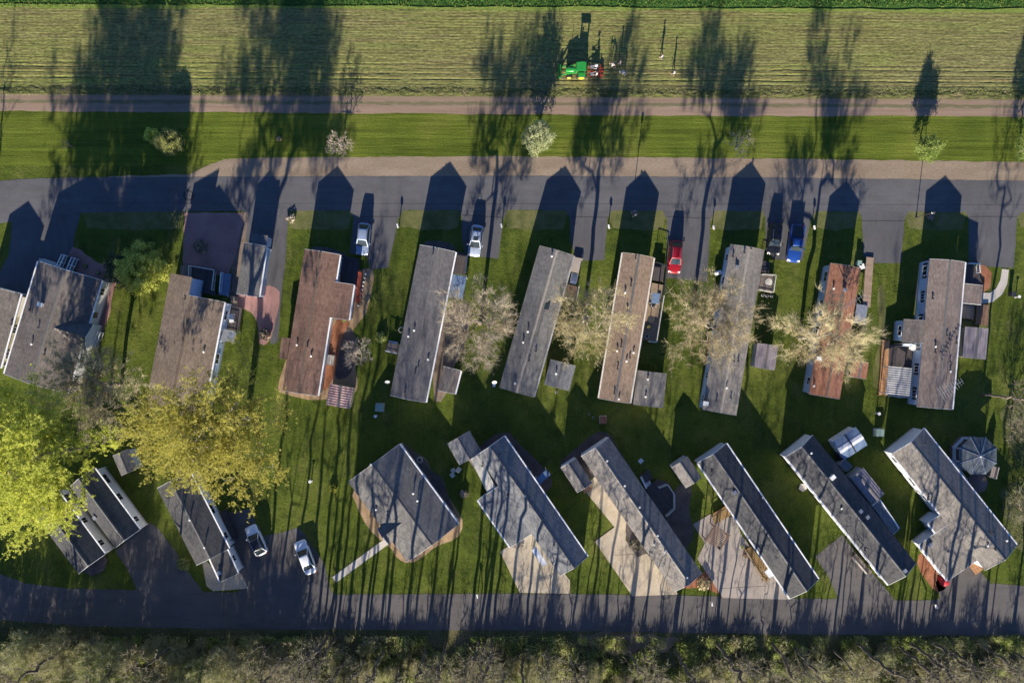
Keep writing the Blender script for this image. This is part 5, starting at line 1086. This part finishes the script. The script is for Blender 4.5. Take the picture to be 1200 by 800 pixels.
def hose(label, px, py, r_=.42):
    x, y = G(px, py); mb = MB(); n = 22
    for j in range(3):
        rj = r_-.05*j
        for k in range(n):
            a, b = 2*math.pi*k/n, 2*math.pi*(k+1)/n; mb.tube((rj*math.cos(a), rj*math.sin(a), .04+.035*j), (rj*math.cos(b), rj*math.sin(b), .04+.035*j), .022, n=5, caps=False)
    o = mb.build('garden_hose', M['rail']); o.location = (x, y, .02); tag(o, label, 'hose')
hose('coiled pale hose on the grass left of the dark grey home', 470.5, 386.5); hose('coiled pale hose on the bed right of the broad grey double home', 492, 538.5); hose('coiled hose on dark grass left of the deck home gazebo', 1123, 548)
for lab, px, py, r_, m_, pl, z in (('terracotta pot with green plant on the tan home side deck', 759, 383, .26, 'r_rust', 'f_green', .5), ('white planter on the lower end of the tan home side deck', 757, 394, .28, 'plastic', 'f_dark', .5), ('dark tub by the railing of the tan home side deck', 771, 352, .24, 'dark', None, .5),
    ('terracotta tub at the wall of the red brown home patio', 404, 376, .28, 'r_rust', 'f_green', .03), ('round dark planter on the walkway bed of the double home', 101, 312, .3, 'dark', 'f_green', .03), ('round dark planter further along the pink walkway bed', 116, 320, .26, 'dark', 'f_forest', .03),
    ('white pot beside the hot tub deck railing', 893, 346, .22, 'plastic', None, .02), ('white pot second from the hot tub deck railing corner', 898, 347, .22, 'plastic', None, .02), ('white pot farthest right under the hot tub deck', 903, 347, .2, 'plastic', None, .02),
    ('pale pot on the porch of the large taupe home', 1140, 311, .24, 'rail', 'f_green', .4), ('pale tub on the pink grey drive by the gold brown porch', 869, 640, .28, 'rail', 'f_green', .055), ('brown tub at the foot of the rear awning of the blue grey home', 622, 552, .26, 'r_rust', 'f_forest', .02),
    ('white pot beside the gable shed of the mid grey home', 652, 459, .2, 'plastic', None, .02), ('white pot at the left of the brick red utility cabinet', 695, 489, .18, 'plastic', None, .02), ('small white pot left of the first by the brick red cabinet', 690, 485, .16, 'plastic', None, .02)):
    q = pot('planter', lab, 'planter', px, py, r_, .38, m_, pl); q.location.z = z

# ---------------------------------------------------------------- trees
def skeleton(seed, h, cr, base, n_att, lean=0, shape=2.0, lobes=4, lob=.22, rtip=.011, rtrunk=.28, step=.9, zr=None, clusters=0, cspread=.15):
    rg = np.random.default_rng(seed)
    hb = h*base; zc = (h+hb)/2; rz = (h-hb)/2 if zr is None else zr
    az = rg.uniform(0, 2*np.pi, n_att); u = rg.uniform(-.85, 1, n_att); rad = rg.uniform(0, 1, n_att)**(1/shape)
    ph = rg.uniform(0, 6.28, 3); mod = 1+lob*np.sin(lobes*az+ph[0])*.6+lob*np.sin((lobes*2+1)*az+ph[1])*.4+rg.normal(0, .07, n_att)
    c = np.sqrt(np.clip(1-u*u, 0, 1)); pts = np.stack([rad*cr*mod*c*np.cos(az), rad*cr*mod*c*np.sin(az), zc+rz*rad*u*(1+.15*np.sin(3*az+ph[2]))], 1)
    if clusters:       # boughs: foliage gathered along a number of main directions, gaps between
        a_ = (np.arange(clusters)*2.39996+rg.uniform(0, .5, clusters)); uz = rg.uniform(-.55, .95, clusters); ln = rg.uniform(.72, 1.12, clusters); k_ = rg.integers(0, clusters, n_att)
        cc = np.sqrt(1-uz*uz); dirs = np.stack([cc*np.cos(a_)*cr, cc*np.sin(a_)*cr, uz*rz], 1)*ln[:, None]; t_ = rg.uniform(.12, 1, n_att)**.62
        pts = dirs[k_]*t_[:, None]+rg.normal(0, 1, (n_att, 3))*cspread*cr*(.35+.75*t_[:, None])*np.array([1, 1, .6]); pts[:, 2] += zc
    P = [np.array([0., 0., 0.])]; par = [-1]
    nst = max(2, int(hb/step)); 
    for i in range(1, nst+1): P.append(np.array([rg.normal(0, .05)*i**.5, rg.normal(0, .05)*i**.5, hb*i/nst])); par.append(len(P)-2)
    top = len(P)-1; k = top
    for i in range(int((h-hb)*.45/step)): P.append(P[k]+np.array([rg.normal(0, .18), rg.normal(0, .18), step])); par.append(k); k = len(P)-1
    b0 = P[top]; d0 = np.linalg.norm(pts-b0, axis=1); order = np.argsort(d0)
    A = np.zeros((20000, 3)); A[:len(P)] = P; n = len(P); par = list(par)
    for i in order:
        a = pts[i]; lo = max(top-1, 1); D = np.linalg.norm(A[lo:n]-a, axis=1)
        pen = np.where(A[lo:n, 2] > a[2]+.3, 1.2, 0)+.12*np.linalg.norm(A[lo:n]-b0, axis=1)*0
        j = lo+int(np.argmin(D+pen)); d = np.linalg.norm(a-A[j]); m = max(1, int(d/step+.5)); prev = j; s0 = A[j].copy()
        sag = rg.normal(0, .12, 3)*d
        for q in range(1, m+1):
            t = q/m; p = s0+(a-s0)*t+sag*t*(1-t)+np.array([0, 0, -.10*d*t*(1-t)*-1]); A[n] = p+rg.normal(0, .05, 3)*step; par.append(prev); prev = n; n += 1
            if n > 19000: break
    P = A[:n]; par = np.array(par)
    cnt = np.zeros(n); child = np.zeros(n, int)
    for i in range(n-1, 0, -1):
        if child[i] == 0: cnt[i] = 1
        cnt[par[i]] += cnt[i]; child[par[i]] += 1
    rr = rtip*np.power(np.maximum(cnt, 1), .5); rr = rr*(1+(rtrunk/rr[0]-1)*(np.maximum(cnt, 1)/cnt[0])**.6)
    return P, par, rr, cnt, rg, b0
def trunk_mesh(P, par, rr, cnt, min_r=0.0):
    e = np.arange(1, len(P)); e = e[rr[e] > min_r]; a = P[par[e]]; b = P[e]; ra = rr[par[e]]; rb = rr[e]; ra = np.minimum(ra, rb*1.6)
    d = b-a; L_ = np.linalg.norm(d, axis=1, keepdims=True)+1e-6; d = d/L_; ref = np.where(np.abs(d[:, 2:3]) < .9, [[0, 0, 1.]], [[1., 0, 0]])
    u = np.cross(d, ref); u /= np.linalg.norm(u, axis=1, keepdims=True); w_ = np.cross(d, u); k = 5; V = []
    a = a-d*ra[:, None]*.3
    for c, r_ in ((a, ra), (b, rb)):
        for i in range(k):
            t = 2*np.pi*i/k; V.append(c+u*(r_*np.cos(t))[:, None]+w_*(r_*np.sin(t))[:, None])
    V = np.stack(V, 1).reshape(-1, 3); base = (np.arange(len(e))*2*k)[:, None]
    F = np.concatenate([base+np.array([[i, (i+1) % k, k+(i+1) % k, k+i]]) for i in range(k)], 0); return V, F
def twig_tris(P, cnt, rg, b0, per, L_, w_, cmax=3, up=.25, out=.8, rnd_=.8):
    idx = np.where((cnt <= cmax) & (P[:, 2] > b0[2]*.7))[0]; idx = np.repeat(idx, per); p = P[idx]+rg.normal(0, .10, (len(idx), 3))
    o = p-b0; o[:, 2] *= .6; o /= np.linalg.norm(o, axis=1, keepdims=True)+1e-6; d = o*out+rg.normal(0, rnd_*.6, p.shape); d[:, 2] += up; d /= np.linalg.norm(d, axis=1, keepdims=True)
    l = L_*rg.uniform(.5, 1.3, (len(p), 1)); s_ = np.cross(d, rg.normal(size=p.shape)); s_ /= np.linalg.norm(s_, axis=1, keepdims=True)+1e-6
    mid = p+d*l*.5+rg.normal(0, .05, p.shape); V = np.stack([p-s_*w_/2, p+s_*w_/2, p+d*l+rg.normal(0, .05, p.shape)*L_], 1).reshape(-1, 3)
    return V, np.arange(len(V)).reshape(-1, 3), p, d, l
def leaf_tris(c, rg, per, spread, sz):
    c = np.repeat(c, per, 0)+rg.normal(0, spread, (len(c)*per, 3)); n = len(c); s_ = sz*rg.uniform(.6, 1.4, (n, 1))
    a = rg.normal(size=(n, 3)); a /= np.linalg.norm(a, axis=1, keepdims=True); b = np.cross(a, rg.normal(size=(n, 3))); b /= np.linalg.norm(b, axis=1, keepdims=True)
    V = np.stack([c+a*s_, c-a*s_*.5+b*s_*.6, c-a*s_*.5-b*s_*.6], 1).reshape(-1, 3); return V, np.arange(len(V)).reshape(-1, 3)
def make_tree(root, seed, h, cr, base=.35, n_att=220, twigs=6, tl=.9, tw=.035, leaves=0, spread=.25, lsz=.09, bark='bark', leaf='f_bud', cmax=3, min_r=0., **kw):
    P, par, rr, cnt, rg, b0 = skeleton(seed, h, cr, base, n_att, **kw)
    V, F = trunk_mesh(P, par, rr, cnt, min_r); t = np_mesh('trunk', V, F, M[bark], root)
    t.data.polygons.foreach_set('use_smooth', [True]*len(t.data.polygons))
    V, F, p, d, l = twig_tris(P, cnt, rg, b0, twigs, tl, tw, cmax)
    mi = np.zeros(len(F), int)
    if leaves:
        c = p+d*l*rg.uniform(.2, 1.0, (len(p), 1)); V2, F2 = leaf_tris(c, rg, leaves, spread, lsz); F = np.concatenate([F, F2+len(V)]); V = np.concatenate([V, V2]); mi = np.concatenate([mi, np.ones(len(F2), int)])
    np_mesh('crown', V, F, [M[kw_twig.get(leaf, leaf)], M[leaf]], root, mi)
kw_twig = {'f_lime': 'f_lime', 'f_olive': 'f_olive', 'f_yellow': 'f_gold', 'f_forest': 'f_forest2', 'f_green': 'f_forest2', 'f_white': 'f_grey', 'f_dark': 'f_dark', 'f_conifer': 'f_dark'}
def tree(label, px, py, name='bare_tree', cat='tree', rz=0, group=None, **kw):
    """px,py: pixel of the trunk foot on the ground"""
    x, y = G(px, py); r = empty(name, (x, y, 0), rz, label, cat, group); make_tree(r, **kw); return r

tree('huge lime yellow tree in fresh leaf at the left edge', 103, 522, 'leafy_tree', seed=11, h=21.5, cr=8.7, base=.26, clusters=34, cspread=.13, n_att=1000, twigs=9, tl=1.7, tw=.05, leaves=13, spread=.085, lsz=.095, leaf='f_lime', lob=.16, lobes=5, rtrunk=.42, shape=2.2)
tree('huge olive yellow tree with drooping catkins over the brown grey home', 290, 490, 'leafy_tree', seed=12, h=22, cr=8.4, base=.26, clusters=34, cspread=.13, n_att=1000, twigs=10, tl=1.6, tw=.04, leaves=12, spread=.075, lsz=.085, leaf='f_olive', lob=.18, lobes=4, rtrunk=.42, shape=2.2, bark='barkl')
tree('fine twigged grey brown tree behind the wide double home, above the lime tree', 142, 450, seed=13, h=12.5, cr=6.0, base=.22, clusters=20, cspread=.15, n_att=620, twigs=20, tl=.95, tw=.05, leaves=1, lsz=.08, leaf='f_forest2', lob=.22)
tree('pinkish bare tree between white guttered and mid grey homes', 563, 379, seed=14, h=14, cr=5.6, base=.22, clusters=17, cspread=.115, n_att=480, twigs=19, tl=1.25, tw=.034, leaves=1, spread=.05, lsz=.055, leaf='f_bud', lob=.25, bark='bark')
tree('straw yellow budding tree left of the tan home', 684, 376, seed=15, h=14.5, cr=4.9, base=.22, clusters=18, cspread=.13, n_att=480, twigs=19, tl=1.15, tw=.032, leaves=2, spread=.05, lsz=.055, leaf='f_yellow', lob=.18, bark='barkl')
tree('straw yellow budding tree overhanging the left side of the pale stone home', 811, 377, seed=16, h=15, cr=6.0, base=.22, clusters=20, cspread=.13, n_att=560, twigs=18, tl=1.2, tw=.032, leaves=2, spread=.05, lsz=.055, leaf='f_yellow', lob=.22, bark='barkl')
tree('golden tan bare tree over the rust red home', 937, 396, seed=17, h=14.5, cr=5.8, base=.22, clusters=19, cspread=.115, n_att=500, twigs=19, tl=1.25, tw=.034, leaves=1, spread=.05, lsz=.055, leaf='f_gold', lob=.25, bark='barkl')
tree('small ash white bare tree right of the red brown home', 423.5, 413, seed=18, h=5.5, cr=2.0, base=.25, n_att=150, twigs=12, tl=.55, tw=.04, leaf='f_pale', bark='barkl', step=.5, rtrunk=.12)
tree('pale bare sapling on the mown strip above the red brown home', 402, 175, seed=19, h=4.6, cr=1.75, base=.25, n_att=120, twigs=9, tl=.5, tw=.035, leaf='f_pale', bark='barkl', step=.5, rtrunk=.10)
tree('pale leaning bare sapling on the mown strip right of centre', 862, 174, seed=20, h=4.4, cr=2.1, base=.2, n_att=90, twigs=7, tl=.5, tw=.03, leaf='f_pale', bark='barkl', step=.5, rtrunk=.08)
tree('tiny bare sapling on yellowed grass at the left of the mown strip', 86, 173, seed=21, h=3.2, cr=.8, base=.3, n_att=26, twigs=4, tl=.4, tw=.02, leaf='f_grey', step=.4, rtrunk=.06)
tree('round white blossoming tree on the mown strip, full shadow behind', 630, 168, 'blossom_tree', seed=22, h=6.0, cr=2.0, base=.12, n_att=340, twigs=9, tl=.4, tw=.03, leaves=6, spread=.12, lsz=.08, leaf='f_white', step=.5, lob=.06, rtrunk=.14)
tree('young yellow green tree on the mown strip right, pointed shadow', 1077, 178, 'young_tree', seed=23, h=3.9, cr=1.5, base=.2, n_att=160, twigs=9, tl=.45, tw=.03, leaves=7, spread=.14, lsz=.085, leaf='f_green', step=.5, rtrunk=.09)
tree('young yellow green tree cut by the right edge on the mown strip', 1193, 178, 'young_tree', seed=24, h=5.6, cr=1.7, base=.2, n_att=180, twigs=9, tl=.5, tw=.03, leaves=7, spread=.14, lsz=.08, leaf='f_green', step=.5, rtrunk=.10)
tree('dark evergreen bush on the mown strip, deep in shade', 204, 170, 'evergreen_bush', 'bush', seed=25, h=3.2, cr=1.6, base=.06, n_att=300, twigs=9, tl=.35, tw=.05, leaves=8, spread=.12, lsz=.08, leaf='f_forest', step=.45, rtrunk=.10, lob=.08)
tree('yellow green tipped small bush left of the dark evergreen bush', 183, 162, 'flowering_bush', 'bush', seed=26, h=2.2, cr=.85, base=.1, n_att=110, twigs=9, tl=.3, tw=.03, leaves=8, spread=.1, lsz=.07, leaf='f_conifer', step=.4, rtrunk=.06)
tree('bright yellow green evergreen beside the brown grey home', 180, 318, 'evergreen_tree', seed=27, h=6.2, cr=3.1, base=.08, n_att=420, twigs=9, tl=.5, tw=.05, leaves=9, spread=.16, lsz=.10, leaf='f_conifer', step=.5, lob=.22, rtrunk=.18)
tree('dark green evergreen behind the bright yellow green one', 156, 318, 'evergreen_tree', seed=28, h=4.2, cr=2.5, base=.06, n_att=300, twigs=9, tl=.4, tw=.05, leaves=8, spread=.16, lsz=.09, leaf='f_dark', step=.5, lob=.15, rtrunk=.14)
tree('bare forked tree on the brushy right edge beside the deck home', 1150, 462, seed=29, h=15, cr=3.5, base=.5, n_att=260, twigs=5, tl=.7, tw=.03, leaf='f_grey', rtrunk=.16)
tree('slender bare tree beyond the left edge, its long shadow on the field', -9, 262, seed=33, h=10, cr=1.6, base=.35, n_att=70, twigs=6, tl=.7, tw=.03, leaf='f_grey', rtrunk=.12)
tree('low bare tree at the right edge below the deck home', 1183, 500, seed=30, h=5.5, cr=2.4, base=.2, n_att=150, twigs=9, tl=.6, tw=.035, leaf='f_forest2', rtrunk=.10)
tree('grey thicket tree at the right edge beside the octagonal gazebo', 1190, 590, seed=31, h=3.2, cr=2.6, base=.1, n_att=160, twigs=12, tl=.7, tw=.04, leaf='f_forest', rtrunk=.10)

# ---- southern wood: a few source trees copied many times
protos = {}
def proto(key, **kw):
    r = empty('bare_tree' if key[0] != 's' else 'wild_shrub', (0, 0, 0)); make_tree(r, **kw); protos[key] = r
proto('t1', seed=41, h=17, cr=3.6, base=.42, n_att=130, twigs=6, tl=.9, tw=.03, leaf='f_forest2', rtrunk=.19, bark='barkd')
proto('t2', seed=42, h=15, cr=3.3, base=.38, n_att=120, twigs=6, tl=.9, tw=.03, leaves=1, lsz=.06, leaf='f_forest', rtrunk=.17, bark='barkd')
proto('t3', seed=43, h=19, cr=3.4, base=.55, n_att=110, twigs=5, tl=.9, tw=.03, leaf='f_forest2', rtrunk=.20, bark='barkd')
proto('m1', seed=44, h=8.5, cr=3.2, base=.18, n_att=300, twigs=16, tl=.8, tw=.045, leaves=2, lsz=.065, leaf='f_forest', rtrunk=.14)
proto('m2', seed=45, h=7.5, cr=3.0, base=.15, n_att=300, twigs=18, tl=.8, tw=.045, leaves=1, lsz=.06, leaf='f_forest2', rtrunk=.13)
proto('m3', seed=46, h=9, cr=3.4, base=.2, n_att=260, twigs=13, tl=.9, tw=.045, leaves=3, lsz=.07, leaf='f_green', rtrunk=.15)
proto('s1', seed=47, h=3.6, cr=2.1, base=.06, n_att=160, twigs=14, tl=.6, tw=.045, leaves=2, lsz=.06, leaf='f_forest', rtrunk=.08, step=.6)
proto('s2', seed=48, h=3.2, cr=2.0, base=.06, n_att=150, twigs=16, tl=.6, tw=.045, leaves=1, lsz=.05, leaf='f_forest2', rtrunk=.08, step=.6)
proto('p1', seed=49, h=8, cr=1.6, base=.3, n_att=50, twigs=5, tl=.7, tw=.035, leaf='f_forest2', rtrunk=.09)
proto('p2', seed=50, h=10, cr=1.8, base=.4, n_att=55, twigs=5, tl=.7, tw=.035, leaves=1, lsz=.05, leaf='f_forest', rtrunk=.10)
used = set()
def place(key, px, py, s, rz, label, group, cat='tree'):
    p = protos[key]
    if key in used:
        o = p.copy(); col.objects.link(o)
        for ch in p.children:
            c = ch.copy(); col.objects.link(c); c.parent = o
    else: o = p; used.add(key)
    o.location = (*G(px, py), 0); o.rotation_euler.z = rz; o.scale = (s, s, s*(1 if key[0] == 't' else 1)); tag(o, label, cat, group); return o
def lm(px):      # landmark above this stretch of the lower road
    L_ = [(40,'left edge of the road'),(130,'charcoal roof pair'),(215,'left asphalt drive'),(270,'small concrete pad'),(345,'white sedan'),(400,'straight path'),(480,'broad grey double home'),(560,'lawn near the mailbox'),(635,'first tan drive'),(700,'grass between tan drives'),(765,'second tan drive'),(820,'rust corner bed'),(885,'pink grey drive'),(950,'gold porch home'),(1010,'dark asphalt drive'),(1070,'red grill'),(1130,'orange front step'),(1190,'lower right corner')]
    return min(L_, key=lambda q: abs(q[0]-px))[1]
import collections
WOOD = []; rw = random.Random(5)
# tall bare trees: their trunks throw the long streaks across road and roofs
for px, py, k, s in ((92,748,'t3',1.0),(205,752,'t1',.95),(322,750,'t2',.9),(338,762,'t3',.9),(386,741,'t1',1.12),(394,745,'t3',.95),(378,747,'t2',.9),(500,756,'t3',.9),(516,770,'t1',.8),(523,752,'t3',.8),(561,748,'t1',1.0),(569,750,'t2',1.05),(576,748,'t3',1.0),(566,756,'t3',.9),(612,770,'t3',.9),(640,756,'t2',.9),(668,764,'t1',.85),(735,752,'t3',.9),(752,760,'t2',.85),(790,758,'t3',1.0),(838,750,'t3',1.1),(866,762,'t1',.9),(903,752,'t1',1.0),(930,758,'t3',.9),(975,760,'t2',.9),(1003,752,'t3',1.0),(1052,756,'t1',1.0),(1062,750,'t3',1.0),(1090,750,'t3',1.0),(1112,760,'t1',1.0),(1150,756,'t3',.95),(1185,762,'t2',1.),
                     (300,780,'t3',1.05),(352,790,'t1',1.1),(368,765,'t3',1.),(402,775,'t3',1.1),(412,800,'t1',1.1),(428,770,'t2',1.),(450,760,'t3',1.05),(470,785,'t3',1.1),(545,790,'t3',1.1),(590,780,'t3',1.05),(20,760,'t1',1.),(150,770,'t2',1.),(255,775,'t3',1.),(440,790,'t3',1.),(700,800,'t1',1.0)):
    WOOD.append((k, px, py, s))
for i in range(14):
    WOOD.append((rw.choice(['m1','m1','m2','m3']), -15+i*27+rw.uniform(-9, 9), 762+rw.uniform(0, 34)-(14 if i*27 < 130 else 0), rw.uniform(.65, .98)))
for i in range(62): WOOD.append((rw.choice(['p1','p2']), 330+i*14.3+rw.uniform(-7, 7), 762+rw.uniform(0, 60), rw.uniform(.55, 1.0)))
for i in range(20): WOOD.append((rw.choice(['m2','m1','m3']), 370+i*43+rw.uniform(-16, 16), 790+rw.uniform(0, 26), rw.uniform(.34, .52)))
for i in range(20): WOOD.append((rw.choice(['t1','t3','t3']), 380+i*43+rw.uniform(-15, 15), 800+rw.uniform(0, 110), rw.uniform(.85, 1.1)))
for i in range(9): WOOD.append((rw.choice(['m1','m2','m3','t2']), -30+i*43+rw.uniform(-12, 12), 835+rw.uniform(0, 90), rw.uniform(.85, 1.15)))
for i in range(64):
    x_ = -10+i*19+rw.uniform(-7, 7); WOOD.append((rw.choice(['s1','s2']), x_, (750 if x_ < 350 else 768)+rw.uniform(0, 26)+(10 if 660 < x_ < 800 else 0), rw.uniform(.5, 1.0) if x_ < 350 else rw.uniform(.4, .72)))
def word(k, s): return {'t': 'tall thin bare tree' if s > .93 else 'slender bare tree', 'm': {'m1': 'olive green bushy tree', 'm2': 'tan twiggy bushy tree', 'm3': 'fresh green budding tree'}.get(k), 's': {'s1': 'low olive shrub', 's2': 'low tan shrub'}.get(k), 'p': 'thin bare sapling' if s > .78 else 'small bare sapling'}[k[0]]
keyf = lambda q: (word(q[0], q[3]), lm(q[1]))
groups = collections.defaultdict(list)
for q in WOOD: groups[keyf(q)].append(q)
ORD = {8: ['leftmost','second from left','third from left','fourth from left','fourth from right','third from right','second from right','rightmost'], 1: [''], 2: ['left', 'right'], 3: ['left', 'middle', 'right'], 4: ['leftmost', 'second from left', 'third from left', 'rightmost'], 5: ['leftmost', 'second from left', 'middle', 'second from right', 'rightmost'], 7: ['leftmost','second from left','third from left','middle','third from right','second from right','rightmost'], 6: ['leftmost','second from left','third from left','third from right','second from right','rightmost']}
for (wd, land), qs in groups.items():
    qs.sort(key=lambda q: q[1])
    for i, q in enumerate(qs):
        o_ = ORD[len(qs)][i] if len(qs) in ORD else ''
        lab = f"{(o_+' ') if o_ else ''}{wd} below the {land}"
        g_ = {'t': 'tall bare trees of the southern wood', 'm': 'bushy trees of the southern wood', 's': 'low shrubs along the southern wood', 'p': 'thin saplings of the southern wood'}[q[0][0]]
        place(q[0], q[1], q[2], q[3], rw.uniform(0, 6.28), lab, g_, 'shrub' if q[0][0] == 's' else 'tree')

# undergrowth of the wood and leaf texture of the crop: uncountable
def scatter(name, label, cat, x0, x1, y0, y1, n, hmin, hmax, L_, w_, mats, seed, tilt=.7, z=.02, clump=0.):
    rg = np.random.default_rng(seed); X = rg.uniform(x0, x1, n); Y = rg.uniform(y0, y1, n); hh = rg.uniform(hmin, hmax, n)
    if clump:      # mounds of brush with gaps between them
        nc = int((x1-x0)*(y1-y0)/170); cx_ = rg.uniform(x0, x1, nc); cy_ = rg.uniform(y0, y1, nc); cr_ = rg.uniform(5, 13, nc); ch_ = rg.uniform(.5, 1., nc)*clump; k = rg.integers(0, nc, n)
        d_ = rg.normal(size=(n, 3)); d_ /= np.linalg.norm(d_, axis=1)[:, None]; rr_ = rg.uniform(.5, 1, n)
        X = cx_[k]+d_[:, 0]*cr_[k]*rr_; Y = cy_[k]+d_[:, 1]*cr_[k]*rr_; hh = np.abs(d_[:, 2])*ch_[k]*rr_; ok = (Y > y0+1); X, Y, hh = X[ok], Y[ok], hh[ok]; n = len(X); kk = k[ok]
    p = np.stack([(X-600)*S, (400-Y)*S, hh+z], 1)
    d = rg.normal(size=(n, 3))*tilt; d[:, 2] = np.abs(d[:, 2])+.5; d /= np.linalg.norm(d, axis=1, keepdims=True); s_ = np.cross(d, rg.normal(size=(n, 3))); s_ /= np.linalg.norm(s_, axis=1, keepdims=True); l = L_*rg.uniform(.4, 1.2, (n, 1))
    V = np.stack([p-s_*w_/2, p+s_*w_/2, p+d*l], 1).reshape(-1, 3)
    mi = rg.integers(0, len(mats), n)
    if clump: mi = np.where(rg.uniform(size=n) < .75, kk % len(mats), mi)
    return tag(np_mesh(name, V, np.arange(3*n).reshape(-1, 3), [M[q] for q in mats], None, mi), label, cat, kind='stuff')
scatter('undergrowth', 'tan and olive twiggy undergrowth along the southern wood', 'undergrowth', -60, 1260, 743, 880, 250000, 0, .7, .75, .085, ['f_forest', 'f_forest2', 'f_forest', 'f_forest', 'f_yellow', 'f_green', 'f_forest'], 1, clump=1.1)
scatter('crop_leaves', 'bright green young crop along the top edge', 'crop', -60, 1260, -60, 9, 30000, 0, .1, .35, .10, ['f_crop', 'f_green'], 2, 1.0)
scatter('weeds', 'scattered green weeds on the bank beside the dirt track', 'weeds', -20, 1220, 104.5, 112, 6000, 0, .1, .22, .06, ['f_forest', 'f_green', 'f_forest2'], 3, 1.0, z=.05)
scatter('scrub_grass', 'dry olive scrub grass at the right edge', 'scrub', 1180, 1260, 475, 640, 6000, 0, .15, .4, .04, ['f_forest', 'f_grey'], 4, .8)
